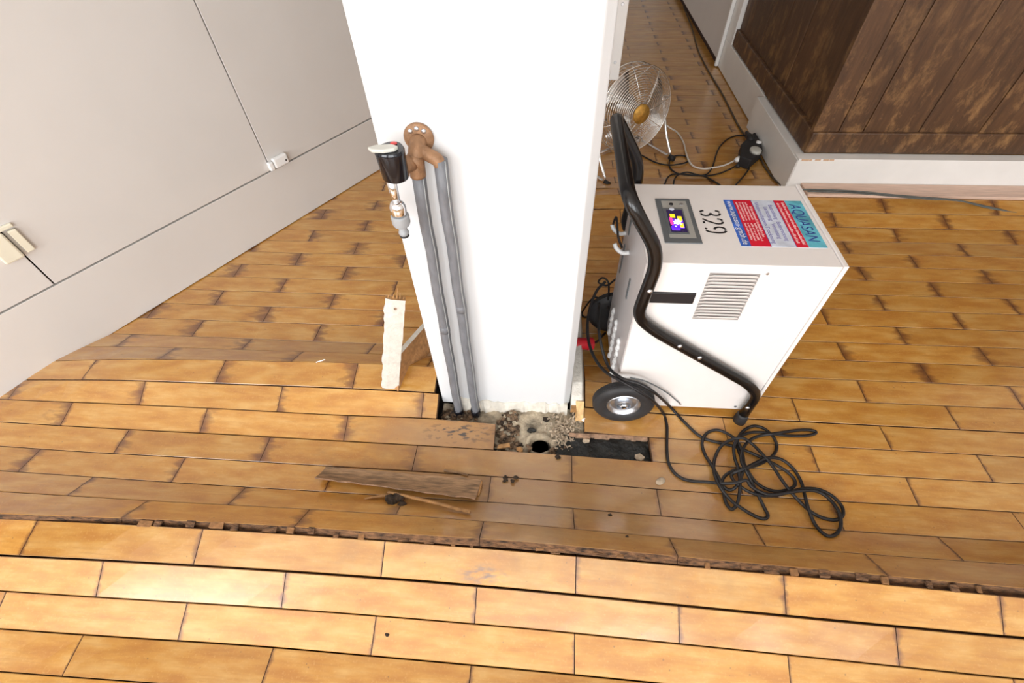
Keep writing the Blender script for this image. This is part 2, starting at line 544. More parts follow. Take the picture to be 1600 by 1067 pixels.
# ------------------------------------------------------------------ the buckled floor surface
XK = np.array([-1.5, -1.1, -0.8, -0.5, -0.25, 0.0, 0.25, 0.5, 0.8, 1.2]) * 1.4
PW, PL = 0.0905, 0.5107
BY = {
    0: [0.033, 0.033, 0.0369, 0.0422, 0.0423, 0.0415, 0.0366, 0.0339, 0.0339, 0.0339],
    1: [0.1203, 0.1203, 0.1254, 0.1323, 0.1306, 0.1284, 0.1232, 0.1173, 0.1088, 0.1087],
    2: [0.2031, 0.2031, 0.2071, 0.2137, 0.2142, 0.2123, 0.2041, 0.1958, 0.187, 0.1862],
    3: [0.2852, 0.2852, 0.289, 0.2943, 0.2975, 0.2922, 0.2813, 0.2711, 0.2676, 0.2668],
    4: [0.3765, 0.3765, 0.3762, 0.3757, 0.3779, 0.3716, 0.3611, 0.351, 0.3435, 0.3429],
    4.5: [0.384, 0.384, 0.3941, 0.3958, 0.3941, 0.3906, 0.3794, 0.3713, 0.3653, 0.3639],
    5: [0.462, 0.4629, 0.4666, 0.4642, 0.4642, 0.4558, 0.4456, 0.4367, 0.4377, 0.4386],
    6: [0.5387, 0.5415, 0.5433, 0.5378, 0.5379, 0.5314, 0.5212, 0.5109, 0.5145, 0.5131],
    7: [0.628, 0.6306, 0.6312, 0.629, 0.6269, 0.6203, 0.6085, 0.6015, 0.6062, 0.6018],
    8: [0.7171, 0.7224, 0.7228, 0.72, 0.7185, 0.7102, 0.6995, 0.6942, 0.6935, 0.6953],
    9: [0.8057, 0.8067, 0.8067, 0.8017, 0.8073, 0.8003, 0.7908, 0.7847, 0.7853, 0.7863],
    10: [0.8942, 0.8825, 0.8957, 0.8889, 0.8867, 0.8863, 0.8795, 0.8773, 0.8774, 0.8771],
    11: [0.9827, 0.974, 0.9912, 0.9835, 0.9781, 0.9754, 0.9702, 0.9687, 0.9696, 0.9702],
    12: [1.063, 1.063, 1.0742, 1.062, 1.0577, 1.0595, 1.0583, 1.0606, 1.0611, 1.0611],
    13: [1.1486, 1.1486, 1.1492, 1.1459, 1.1417, 1.1467, 1.1483, 1.1508, 1.1531, 1.1536]}
BZ = {
    0: [0] * 10,
    1: [0.0142, 0.013, 0.0039, 0.0008, 0, 0, 0, 0, 0, 0.0125],
    2: [0.0278, 0.0359, 0.0355, 0.031, 0.0305, 0.0269, 0.0313, 0.0363, 0.0237, 0.0265],
    3: [0.0412, 0.0636, 0.0831, 0.0779, 0.0648, 0.0687, 0.0756, 0.0846, 0.0608, 0.0427],
    4: [0.0545, 0.08, 0.1064, 0.1158, 0.1028, 0.111, 0.1183, 0.1271, 0.1101, 0.0619],
    4.5: [0.0797, 0.0991, 0.1053, 0.1186, 0.1225, 0.1352, 0.1337, 0.1308, 0.1109, 0.0863],
    5: [0.0579, 0.056, 0.0463, 0.0653, 0.0643, 0.0726, 0.0725, 0.0724, 0.0582, 0.0502],
    6: [0.0361, 0.0159, 0.0, 0.0142, 0.0115, 0.025, 0.0254, 0.0283, 0.0104, 0.0171],
    7: [0.0247, 0, 0, 0, 0, 0.0068, 0.0112, 0.017, 0.0, 0.0018],
    8: [0.0198, 0, 0, 0, 0, 0.0092, 0.0119, 0.0104, 0.0053, 0.0],
    9: [0.0186, 0.0247, 0.0268, 0.0284, 0.0299, 0.0141, 0.0, 0.0097, 0.0056, 0.0],
    10: [0.0105, 0.0664, 0.0526, 0.0687, 0.0688, 0.0355, 0.0132, 0.0086, 0.0035, 0.0],
    11: [0.0038, 0.0728, 0.067, 0.092, 0.0955, 0.0656, 0.0433, 0.0128, 0.0007, 0.0],
    12: [0.001, 0.0371, 0.026, 0.0464, 0.0517, 0.0361, 0.0247, 0.0082, 0.0051, 0.0064],
    13: [0.0, 0.0057, 0.003, 0.0049, 0.0194, 0.0115, 0.009, 0.0049, 0.0015, 0.0032]}
FAR_PEAK = {22: 0.014, 23: 0.034, 24: 0.060, 25: 0.040, 26: 0.016}     # second heave far behind the machine


def smo(arr, x):
    return float(np.mean([np.interp(x + d, XK, arr) for d in (-0.10, -0.05, 0, 0.05, 0.10)]))


def edge_pt(i, x):
    """(y, z) of plank-row boundary i at x"""
    if i in BY:
        return smo(BY[i], x), smo(BZ[i], x)
    if i < 0:
        return smo(BY[0], x) + i * PW, 0.0
    y = 1.2446 + (i - 14) * PW
    z = 0.0
    if i in FAR_PEAK:
        k = min(1.0, max(0.0, (x + 0.25) / 0.55))
        z = FAR_PEAK[i] * k * k * (3 - 2 * k)
    return y, z


def row_edges(r):
    lo = 4.5 if r == 4 else r
    return lo, r + 1


def floor_z(x, y):
    """height of the walking surface"""
    best = 0.0
    for r in range(-12, 30):
        a, b = row_edges(r)
        (ya, za), (yb, zb) = edge_pt(a, x), edge_pt(b, x)
        if ya <= y <= yb:
            t = (y - ya) / (yb - ya)
            return za + (zb - za) * t
    return best


def on_floor(px, py, lift=0.0):
    z = 0.0
    for _ in range(8):
        p = on_z(px, py, z + lift)
        z = 0.5 * z + 0.5 * floor_z(p.x, p.y)
    return on_z(px, py, floor_z(p.x, p.y) + lift)


# ------------------------------------------------------------------ room shell
THK = 0.022
sub = MB().box(-5.6, 4.2, -3.25, 7.3, -0.10, -0.030)
floor = sub.build('floor', M_SUB)
tag(floor, 'honey coloured wooden plank floor buckled into ridges', kind='structure')

XMIN, XMAX, ROW0, ROW1 = -5.2, 4.1, -35, 80
PILLAR = (-0.345, 0.098, 0.885, 1.47)


def blocked(x0, x1, yc):
    """clip a plank against the pillar and the opened floor; returns list of spans"""
    return [(x0, x1)]


def plank_mesh(r, x0, x1, gap0=0.0011, gap1=0.0011, nseg=5, ragged=None):
    a, b = row_edges(r)
    mb = MB()
    rows = []
    e = 0.0009
    xs = [x0 + e + (x1 - x0 - 2 * e) * k / nseg for k in range(nseg + 1)]
    for x in xs:
        (ya, za), (yb, zb) = edge_pt(a, x), edge_pt(b, x)
        d = Vector((0, yb - ya, zb - za))
        Ln = d.length
        d.normalize()
        n = Vector((0, -d.z, d.y))
        p0 = Vector((x, ya, za)) + d * gap0
        p1 = Vector((x, yb, zb)) - d * gap1
        c = 0.0012
        rows.append([p0 - n * THK, p0 - n * c, p0 + d * c, p1 - d * c, p1 - n * c, p1 - n * THK])
    m = len(rows[0])
    for rr in rows:
        mb.v += [tuple(p) for p in rr]
    for i in range(nseg):
        for k in range(m):
            l = (k + 1) % m
            mb.f.append([i * m + k, (i + 1) * m + k, (i + 1) * m + l, i * m + l])
            mb.mi.append(0 if k in (1, 2, 3) else 1)
    mb.f.append(list(range(m))); mb.mi.append(1)
    mb.f.append([nseg * m + k for k in range(m)][::-1]); mb.mi.append(1)
    me = mb.mesh('plank', [M_PLANK, M_RAW])
    uvl = me.uv_layers.new(name='plank')
    vv = [0, 0, 0.001, PW - 0.001, PW, PW]
    phase = joint_phase(r)
    k0 = math.floor((x0 + 1e-4 - phase) / PL)
    xo = phase + k0 * PL
    for poly in me.polygons:
        for li in poly.loop_indices:
            vi = me.loops[li].vertex_index
            uvl.data[li].uv = (xs[vi // m] - xo, vv[vi % m])
    return me


def joint_phase(r):
    return -0.148 if r % 2 == 0 else -0.404


def row_spans(r):
    ph = joint_phase(r)
    k = math.floor((XMIN - ph) / PL)
    out = []
    while ph + k * PL < XMAX:
        out.append((ph + k * PL, ph + (k + 1) * PL))
        k += 1
    return out


def clip_span(r, x0, x1):
    yc = (edge_pt(row_edges(r)[0], (x0 + x1) / 2)[0] + edge_pt(row_edges(r)[1], (x0 + x1) / 2)[0]) / 2
    if r == 8 and abs(x0 + 0.148) < 0.01:
        return []                                   # the plank that was taken out
    if r == 9:
        if x0 < -0.2 < x1:
            return [(x0, -0.352)]                   # rotten stub left of the pipes
        if abs(x0 - 0.107) < 0.01:
            return [(0.150, x1)]
    if PILLAR[2] - 0.03 < yc < PILLAR[3] + 0.03 and r >= 10:
        a, b = PILLAR[0] - 0.022, PILLAR[1] + 0.055
        if x1 <= a or x0 >= b:
            return [(x0, x1)]
        s = []
        if x0 < a: s.append((x0, a))
        if x1 > b: s.append((b, x1))
        return s
    return [(x0, x1)]


def project(p):
    d = Vector(p) - Vector((0, 0, CAM_H))
    z = d.dot(_f)
    if z < 0.05:
        return None
    return 800 + FPX * d.dot(_r2) / z, 533.5 - FPX * d.dot(_u2) / z


SPANS = []
for r in range(ROW0, ROW1):
    for s in row_spans(r):
        for (x0, x1) in clip_span(r, *s):
            if x1 - x0 < 0.02:
                continue
            xm = (x0 + x1) / 2
            a, b = row_edges(r)
            (ya, za), (yb, zb) = edge_pt(a, xm), edge_pt(b, xm)
            pr = [project((x, y, z)) for x, y, z in ((x0, ya, za), (x1, ya, za), (x1, yb, zb), (x0, yb, zb), (xm, (ya + yb) / 2, (za + zb) / 2))]
            inside = any(p and -5 < p[0] < 1605 and -5 < p[1] < 1072 for p in pr)
            # behind the wardrobe, behind the pillar or behind the machine nothing of it shows
            size = 0.0
            if inside and pr[0] and pr[2]:
                size = abs(pr[1][0] - pr[0][0]) * abs(pr[3][1] - pr[0][1])
                if (xm + 1.98) * 0.858 - (ya - 0.80) * 0.514 < -0.25:
                    size = 0.0
                if ya > 2.30 and xm > 1.45:
                    size = 0.0
                if ya > 1.0 and -0.55 < xm < 0.12 and 0 < pr[4][0] - 560 < 330:
                    size = 0.0
            SPANS.append((size, r, x0, x1))
SPANS.sort(key=lambda s: -s[0])
single = [s for s in SPANS if s[0] > 0][:300]
rest = SPANS[len(single):]
rng = random.Random(3)
flat_cache = {}
for size, r, x0, x1 in single:
    flat = r >= 14 and r not in (21, 22, 23, 24, 25, 26) and abs((x1 - x0) - PL) < 1e-4
    if flat:
        if r % 2 not in flat_cache:
            ref = 14 if r % 2 == 0 else 15
            flat_cache[r % 2] = (plank_mesh(ref, joint_phase(ref), joint_phase(ref) + PL, nseg=1), joint_phase(ref), edge_pt(ref, 0)[0])
        me, px0, py0 = flat_cache[r % 2]
        o = bpy.data.objects.new('plank', me)
        o.location = (x0 - px0, edge_pt(r, 0)[0] - py0, rng.uniform(-0.0004, 0.0004))
    else:
        g0 = 0.0012
        g1 = 0.0012
        if r == 2: g1 = 0.0042
        if r == 9: g1 = 0.0030
        if r == 3: g1 = 0.0
        o = bpy.data.objects.new('plank', plank_mesh(r, x0, x1, g0, g1, 5 if x1 - x0 > 0.2 else 2))
    COL.objects.link(o)
    o.parent = floor
    xm = (x0 + x1) / 2
    ym = edge_pt(row_edges(r)[0], xm)[0]
    left = xm < 0.0 and 0.36 < ym
    back_right = xm > 0.9 and ym > 1.05
    stain = rng.uniform(0.7, 1.45) if (left and r >= 12) else rng.uniform(0.4, 1.0) if left else (rng.uniform(0.35, 0.75) if back_right else rng.uniform(0.0, 0.30))
    if left and rng.random() < 0.35: stain *= 0.35
    if r < 4: stain = rng.uniform(0.0, 0.18)
    if r in (5, 6) and left: stain *= 0.8
    o.color = (stain, 0.0, rng.uniform(0.25, 0.75), 1.0)
    if r == 8 and abs(x0 + 0.148 + PL) < 0.02:
        o['label'] = 'mould speckled plank ending at the opened floor'
# planks too far or out of frame: one mesh
acc = MB()
uvs = []
for size, r, x0, x1 in rest:
    a, b = row_edges(r)
    pts = []
    for x in (x0 + 0.001, x1 - 0.001):
        (ya, za), (yb, zb) = edge_pt(a, x), edge_pt(b, x)
        pts.append((x, ya + 0.0011, yb - 0.0011, za, zb))
    (xa, y0, y1, z0, z1), (xb, y2, y3, z2, z3) = pts
    la, lb_ = math.hypot(y1 - y0, z1 - z0), math.hypot(y3 - y2, z3 - z2)
    na = (-(z1 - z0) / la * THK, (y1 - y0) / la * THK)
    nb_ = (-(z3 - z2) / lb_ * THK, (y3 - y2) / lb_ * THK)
    acc.quad_box([(xa, y0 - na[0], z0 - na[1]), (xb, y2 - nb_[0], z2 - nb_[1]), (xb, y3 - nb_[0], z3 - nb_[1]), (xa, y1 - na[0], z1 - na[1]), (xa, y0, z0), (xb, y2, z2), (xb, y3, z3), (xa, y1, z1)])
    uvs.append((xa, y0))
me = acc.mesh('plank_field', [M_PLANK, M_RAW])
ul = me.uv_layers.new(name='plank')
for poly in me.polygons:
    xa, y0 = uvs[poly.index // 6]
    for li in poly.loop_indices:
        v = me.vertices[me.loops[li].vertex_index].co
        ul.data[li].uv = (v.x - xa, v.y - y0)
pf = bpy.data.objects.new('plank_field', me)
COL.objects.link(pf)
pf.parent = floor
pf.color = (0.04, 0, 0.45, 1)
pf['kind'] = 'stuff'

# broken tongues along the front ridge
for k in range(34):
    x = -1.35 + k * 0.074 + rng.uniform(-0.02, 0.02)
    if -0.95 > x and rng.random() < 0.6:
        continue
    w = rng.uniform(0.008, 0.040)
    (y4, z4), (y5, z5) = edge_pt(4, x), edge_pt(4.5, x)
    t = rng.uniform(0.05, 0.50)
    yc, zc = y4 + (y5 - y4) * t, z4 + (z5 - z4) * t
    h = rng.uniform(0.002, 0.0045)
    mb = MB()
    j = lambda: rng.uniform(-0.002, 0.002)
    mb.quad_box([(x, yc - 0.004 + j(), zc - h), (x + w, yc - 0.004 + j(), zc - h), (x + w + j(), yc + 0.012, zc - h), (x, yc + 0.012, zc - h),
                 (x + j(), yc - 0.003 + j(), zc + h * 0.4), (x + w + j(), yc - 0.003 + j(), zc + h * 0.4), (x + w, yc + 0.012, zc + h), (x, yc + 0.012, zc + h)])
    mb.build('tongue_fragment', [M_TONGUE, M_RAW, M_RAW][k % 3], floor)

# walls and ceiling (mostly out of frame, they bounce the daylight)
def wall(name, mb, label, m=M_ROOM):
    return tag(mb.build(name, m), label, kind='structure')


wall('ceiling', MB().box(-5.6, 4.2, -3.25, 7.3, 3.30, 3.40), 'plain white ceiling above the room', M_CEIL)
wall('wall_left', MB().box(-5.7, -5.6, -3.25, 7.3, -0.03, 3.30), 'white wall on the left behind the wardrobe')
wall('wall_right', MB().box(4.2, 4.3, -3.25, 7.3, -0.03, 3.30), 'white wall on the right beyond the wooden panelling')
wall('wall_far', MB().box(-5.6, 4.2, 7.3, 7.4, -0.03, 3.30), 'white wall at the far end of the passage')
wb = MB()
xs_ = [-5.6] + [v for w in WINDOWS for v in (w[0], w[1])] + [4.2]
for i in range(0, len(xs_), 2):
    wb.box(xs_[i], xs_[i + 1], BACK_Y - 0.15, BACK_Y, -0.03, 3.30)
for w in WINDOWS:
    wb.box(w[0], w[1], BACK_Y - 0.15, BACK_Y, -0.03, w[2])
    wb.box(w[0], w[1], BACK_Y - 0.15, BACK_Y, w[3], 3.30)
wall('wall_back', wb, 'white window wall behind the camera')
for i, w in enumerate(WINDOWS):
    f_ = MB()
    t = 0.03
    f_.box(w[0], w[0] + t, BACK_Y - 0.06, BACK_Y, w[2], w[3]).box(w[1] - t, w[1], BACK_Y - 0.06, BACK_Y, w[2], w[3])
    f_.box(w[0], w[1], BACK_Y - 0.06, BACK_Y, w[2], w[2] + t).box(w[0], w[1], BACK_Y - 0.06, BACK_Y, w[3] - t, w[3])
    if w[1] - w[0] > 1:
        for q in (1, 2):
            xc = w[0] + (w[1] - w[0]) * q / 3
            f_.box(xc - 0.03, xc + 0.03, BACK_Y - 0.06, BACK_Y, w[2], w[3])
    tag(f_.build('window_%d' % (i + 1), M_PAINT), 'white framed window %s behind the camera' % ('farthest left', 'in the middle', 'narrow one right of the middle', 'farthest right')[i], kind='structure')

# white pillar with chamfered right corner and a chipped foot
px0, px1, py0, py1 = PILLAR
pil = MB()
foot = []
nx = 24
prof = [(px0, py0), (px1 - 0.018, py0), (px1 + 0.004, py0 + 0.024), (px1 + 0.004, py1), (px0, py1)]
pil.prism(prof, 0.012, 3.30)
pillar = pil.build('wall_middle', M_WALL, bevel=0.004)
tag(pillar, 'white plastered pillar in the middle of the room', kind='structure')
ft = MB()
rf = random.Random(11)
N_ = 30
top, bot = [], []
for k in range(N_ + 1):
    x = px0 + 0.055 + (px1 - px0 - 0.06) * k / N_
    z1 = 0.030 + rf.uniform(-0.004, 0.012) + (0.012 if k < 6 else 0)
    top.append((x, py0 - 0.003, z1))
    bot.append((x, py0 - 0.016 - rf.uniform(0, 0.014), -0.028))
o_ = len(ft.v)
for a, b in zip(top, bot):
    ft.v += [a, b, (a[0], py0 + 0.01, a[2]), (b[0], py0 + 0.01, -0.028)]
for k in range(N_):
    i, j = k * 4, (k + 1) * 4
    ft.f += [[i, i + 1, j + 1, j], [i + 2, i, j, j + 2], [i + 1, i + 3, j + 3, j + 1]]
    ft.mi += [0, 0, 0]
ft.build('plaster_foot', mat('stained_plaster', (0.70, 0.66, 0.58), 0.9, var=0.22, scale=30, bump=0.5, bscale=60), pillar)

# ------------------------------------------------------------------ wardrobe on the left
A0 = Vector((-1.98, 0.80, 0))
UW = Vector((0.514, 0.858, 0)).normalized()
NW = Vector((0.858, -0.514, 0)).normalized()      # out of the doors, into the room


def wpt(s, d, z):
    p = A0 + UW * s + NW * d
    return (p.x, p.y, z)


def wbox(mb, s0, s1, d0, d1, z0, z1, m=0):
    return mb.quad_box([wpt(s0, d1, z0), wpt(s1, d1, z0), wpt(s1, d0, z0), wpt(s0, d0, z0), wpt(s0, d1, z1), wpt(s1, d1, z1), wpt(s1, d0, z1), wpt(s0, d0, z1)], m)


ward = thing('wardrobe', 'long white built-in wardrobe running diagonally on the left', 'wardrobe')
wbox(MB(), -1.0, 2.75, -0.60, -0.055, 0.30, 2.6).build('carcass', M_GAP, ward)
wbox(MB(), -1.0, 2.75, -0.022, 0.0, 0.004, 0.2825).build('plinth', M_LAM, ward, bevel=0.0015)
wbox(MB(), -1.0, 2.75, -0.60, -0.060, 0.004, 0.299).build('base', M_GAP, ward)
for s0, s1 in ((-0.56, 0.392), (0.392, 1.328), (1.328, 2.264)):
    wbox(MB(), s0 + 0.0024, s1 - 0.0024, -0.020, 0.0, 0.2895, 2.55).build('door', M_LAM, ward, bevel=0.0015)
wbox(MB(), 2.267, 2.75, -0.020, 0.0, 0.2895, 2.55).build('side_panel', M_LAM, ward, bevel=0.0015)
# child safety catches
c1 = MB()
wbox(c1, 1.318, 1.342, 0.0, 0.022, 0.292, 0.332)
cc = c1.build('safety_catch', M_PLASTIC_W, ward, bevel=0.006)
cc['label'] = 'glossy white child safety catch'
c2 = wbox(MB(), 1.345, 1.42, 0.0, 0.024, 0.293, 0.340)
cb = c2.build('catch_body', M_PLASTIC_W, ward, bevel=0.007)
MB().lathe([(0.0, 0.0), (0.004, 0.0), (0.004, 0.0015), (0.0, 0.0015)], Matrix.Translation(wpt(1.405, 0.0238, 0.312)) @ NW.to_track_quat('Z', 'Y').to_matrix().to_4x4(), 12).build('screw_hole', M_GAP, cb)
c3 = MB()
wbox(c3, 0.335, 0.392, 0.0, 0.020, 0.425, 0.52)
k3 = c3.build('cream_catch', M_PLASTIC_C, ward, bevel=0.006)
wbox(MB(), 0.404, 0.428, 0.0, 0.014, 0.430, 0.515).build('catch_rail', M_PLASTIC_C, k3, bevel=0.003)
wbox(MB(), 0.32, 0.43, 0.0, 0.012, 0.521, 0.535).build('catch_cap', M_PLASTIC_C, k3, bevel=0.003)

# ------------------------------------------------------------------ dark panelling on the right, with its white plinth
pan = thing('timber_panelling', 'dark stained timber panelling of wide vertical boards on the right', 'panelling')
FY = 2.312
xs_b = [1.262, 1.383, 1.496, 1.749, 2.018, 2.29, 2.55, 2.83, 3.1, 3.4]
rb = random.Random(5)
for i in range(len(xs_b) - 1):
    d = rb.uniform(-0.003, 0.004)
    MB().box(xs_b[i] + 0.002, xs_b[i + 1] - 0.002, FY + 0.014 + d, FY + 0.045, 0.290, 2.45).build('board', M_DARK, pan, bevel=0.003)
MB().box(1.29, 3.4, FY + 0.040, FY + 0.07, 0.22, 2.44).build('backing', M_GAP, pan)
MB().box(1.262, 3.4, FY, FY + 0.03, 0.206, 0.306).build('bottom_rail', M_DARK, pan, bevel=0.006)
SX = 1.266
ys_b = [2.37, 2.62, 2.86, 3.12, 3.40, 3.66, 3.86]
for i in range(len(ys_b) - 1):
    MB().box(SX + 0.022 + rb.uniform(-0.003, 0.003), SX + 0.05, ys_b[i] + 0.002, ys_b[i + 1] - 0.002, 0.29, 2.45).build('board', M_DARK, pan, bevel=0.003)
MB().box(SX + 0.045, SX + 0.07, 2.37, 3.86, 0.22, 2.44).build('backing', M_GAP, pan)
MB().box(SX - 0.004, SX + 0.03, 2.33, 3.02, 0.200, 0.306).build('side_rail', M_DARK, pan, bevel=0.006)
MB().box(SX + 0.002, SX + 0.034, 3.024, 3.86, 0.200, 0.300).build('side_rail', M_DARK, pan, bevel=0.006)

pl = thing('plinth_boards', 'white painted plinth boards under the dark timber panelling', 'plinth')
MB().box(1.222, 3.4, 2.258, 2.318, 0.060, 0.202).build('front_board', M_PAINT, pl, bevel=0.003)
ch = MB()
rc = random.Random(2)
x = 1.236
while x < 1.40:
    w = rc.uniform(0.010, 0.035)
    ch.box(x, x + w, 2.2565, 2.262, 0.196 - rc.uniform(0, 0.004), 0.2015)
    x += w + rc.uniform(0.001, 0.02)
ch.build('chipped_paint', M_RAWPINE, pl)
MB().box(1.2195, 1.275, 2.262, 3.005, 0.012, 0.194).build('side_board', M_PAINT, pl, bevel=0.003)
MB().box(1.262, 1.30, 3.012, 4.02, 0.006, 0.196).build('side_board', M_PAINT, pl, bevel=0.003)
MB().box(1.224, 1.262, 3.0065, 3.0105, 0.015, 0.192).build('joint', mat('joint_brown', (0.22, 0.09, 0.04), 0.8, var=0.3), pl)
bat = MB().box(1.285, 3.4, 2.150, 2.256, 0.0605, 0.076)
tag(bat.build('floor_batten', mat('pale_raw_batten', (0.66, 0.47, 0.37), 0.6, var=0.12, scale=12, bump=0.1, stretch=(1, 9, 9)), bevel=0.003), 'pale raw wooden batten on the floor along the white plinth', 'batten')

fc = thing('white_cupboard', 'white cupboard at the far end of the passage', 'cupboard')
MB().box(1.245, 2.0, 4.045, 6.4, 0.05, 2.4).build('body', M_LAM, fc)
MB().box(1.237, 1.262, 4.022, 4.045, 0.008, 2.4).build('end_strip', M_PAINT, fc, bevel=0.002)
MB().box(1.262, 1.31, 3.865, 4.020, 0.198, 2.4).build('door_post', M_PAINT, fc, bevel=0.002)
MB().box(1.262, 2.0, 4.06, 6.38, 0.003, 0.06).build('toe_kick', M_GAP, fc)

# white box fixed high on the right flank of the pillar
wbx = thing('wall_box', 'white sheet metal box fixed to the right flank of the pillar', 'box')
MB().box(px1 + 0.006, 0.180, 1.385, 1.47, 0.885, 1.75).build('body', M_LAM, wbx, bevel=0.004)
for z in (0.93, 1.06):
    MB().lathe([(0, 0), (0.004, 0), (0.003, 0.002), (0, 0.002)], Matrix.Translation((0.165, 1.3848, z)) @ Matrix.Rotation(math.radians(90), 4, 'X'), 10).build('screw', M_ZINC, wbx)

# ------------------------------------------------------------------ dehumidifier
dh = thing('dehumidifier', 'white wheeled building dehumidifier with black tube handle beside the pillar', 'dehumidifier')
DX0, DX1, DY0, DY1, DZ0, DZ1 = 0.245, 0.705, 0.890, 1.237, 0.044, 0.663
body = MB().box(DX0 + 0.002, DX1 - 0.012, DY0 + 0.002, DY1, DZ0 + 0.004, DZ1 - 0.0015).build('body', M_BODY, dh, bevel=0.002)
MB().box(DX0, DX1 - 0.0115, DY0, DY0 + 0.002, DZ0, DZ1 - 0.0025).build('front_cover', M_BODY, dh)
MB().box(DX0, DX1 - 0.0115, DY0 - 0.0005, DY1, DZ1 - 0.0022, DZ1).build('top_cover', M_BODY, dh, bevel=0.0008)
MB().box(DX1 - 0.0105, DX1, DY0 - 0.004, DY1 + 0.004, DZ0 - 0.002, DZ1 + 0.004).build('end_cover', M_BODY, dh, bevel=0.0015)
lf = MB().box(DX0 - 0.0012, DX0 + 0.002, DY0 + 0.010, DY1 - 0.006, DZ0 + 0.03, DZ1 - 0.012).build('side_panel', mat('side_panel_shaded_white', (0.62, 0.58, 0.57), 0.4, var=0.012, scale=30), dh)  # body white, darkened here for the pillar's shade on this flank
for yc, z0, z1 in ((1.160, 0.105, 0.250), (1.075, 0.075, 0.285), (0.985, 0.085, 0.285)):
    n = int((z1 - z0) / 0.0175)
    for k in range(n):
        z = z0 + k * 0.0175
        MB().lathe([(0.0125, 0.0), (0.011, 0.0045), (0.007, 0.0080), (0.0, 0.0095)], Matrix.Translation((DX0 - 0.0012, yc - 0.008 * (k % 2), z)) @ Matrix.Rotation(math.radians(-90), 4, 'Y'), 12).build('vent_dimple', M_PLASTIC_W, lf, smooth=True)
for yc, z in ((1.205, 0.515), (1.105, 0.520)):
    MB().tube(smooth_path([(DX0 - 0.001, yc, z), (DX0 - 0.02, yc + 0.005, z - 0.006), (DX0 - 0.038, yc + 0.012, z + 0.004), (DX0 - 0.045, yc + 0.02, z + 0.016)], 5), 0.0065, 8).build('cable_hook', M_CLEAR, dh, smooth=True)
for yc, z, ln in ((1.165, 0.565, 0.05), (1.02, 0.455, 0.075), (1.185, 0.43, 0.11)):
    MB().box(DX0 - 0.004, DX0, yc - 0.006, yc + 0.006, z - ln / 2, z + ln / 2).build('slot', M_PANEL, lf, bevel=0.001)
# louvre: a plate coloured as shade behind pressed slats
gx0, gx1, gz0, gz1 = 0.398, 0.517, 0.478, 0.634
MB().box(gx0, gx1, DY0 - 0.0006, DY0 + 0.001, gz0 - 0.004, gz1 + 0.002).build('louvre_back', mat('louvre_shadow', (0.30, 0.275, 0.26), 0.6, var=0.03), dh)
ns = 14
for k in range(ns):
    z0 = gz0 + (gz1 - gz0) * k / ns
    dz = (gz1 - gz0) / ns
    sl = MB()
    sl.v += [(gx0 - 0.004, DY0 - 0.0007, z0), (gx1 + 0.004, DY0 - 0.0007, z0), (gx1 - 0.010, DY0 - 0.0075, z0 + dz * 0.92), (gx0 + 0.010, DY0 - 0.0075, z0 + dz * 0.92),
             (gx1 - 0.010, DY0 - 0.0060, z0 + dz * 0.98), (gx0 + 0.010, DY0 - 0.0060, z0 + dz * 0.98), (gx0 - 0.004, DY0 + 0.0005, z0), (gx1 + 0.004, DY0 + 0.0005, z0)]
    sl.f += [[0, 1, 2, 3], [3, 2, 4, 5], [5, 4, 7, 6], [0, 3, 5, 6], [1, 7, 4, 2]]
    sl.mi += [0] * 5
    sl.build('louvre_slat', M_BODY, dh)
MB().box(0.268, 0.384, DY0 - 0.0045, DY0 + 0.001, 0.531, 0.569).build('handle_bracket', M_PANEL if False else M_INK, dh, bevel=0.003)
for x, z in ((0.532, 0.638), (0.467, 0.059), (0.647, 0.059)):
    MB().lathe([(0, 0), (0.0045, 0), (0.004, 0.0015), (0, 0.0022)], Matrix.Translation((x, DY0, z)) @ Matrix.Rotation(math.radians(90), 4, 'X'), 12).build('screw', M_ZINC, dh)

# control panel
cp = MB().box(0.295, 0.387, 0.965, 1.161, DZ1, DZ1 + 0.0030).build('control_panel', M_PANEL, dh, bevel=0.001)
MB().box(0.3095, 0.3755, 0.985, 1.149, DZ1 + 0.0030, DZ1 + 0.0034).build('panel_face', M_PANEL_L, cp)
MB().box(0.3095, 0.361, 0.998, 1.112, DZ1 + 0.0034, DZ1 + 0.0050).build('screen_surround', M_PANEL, cp, bevel=0.0006)
MB().box(0.316, 0.357, 1.006, 1.103, DZ1 + 0.0050, DZ1 + 0.0054).build('screen', M_SCREEN, cp)
zt = DZ1 + 0.0054
for nm, m_, x0, x1, y0, y1, lay in (('lit_block', M_LIT_Y, 0.322, 0.335, 1.067, 1.083, 1), ('lit_block', M_LIT_Y, 0.340, 0.351, 1.052, 1.073, 1), ('lit_block', M_LIT_Y, 0.342, 0.351, 1.024, 1.044, 1),
                                    ('lit_block', M_LIT_M, 0.319, 0.326, 1.036, 1.068, 1), ('lit_block', M_LIT_B, 0.322, 0.352, 1.022, 1.062, 0), ('lit_block', M_LIT_B, 0.319, 0.340, 1.012, 1.030, 0)):
    MB().box(x0, x1, y0, y1, zt, zt + 0.0002 + lay * 0.0002).build(nm, m_, cp)
star = [(0.3265, 1.050), (0.331, 1.052), (0.333, 1.060), (0.337, 1.054), (0.342, 1.063), (0.343, 1.053), (0.349, 1.052), (0.345, 1.046), (0.347, 1.037), (0.340, 1.040), (0.336, 1.034), (0.333, 1.040), (0.327, 1.039), (0.329, 1.045)]
MB().prism(star, zt + 0.0005, zt + 0.0007).build('lit_digits', M_LIT_W, cp)
MB().lathe([(0.0024, 0), (0.0024, 0.0003)], Matrix.Translation((0.3305, 1.028, zt + 0.0004)), 10).build('lit_dot', M_LIT_W, cp)
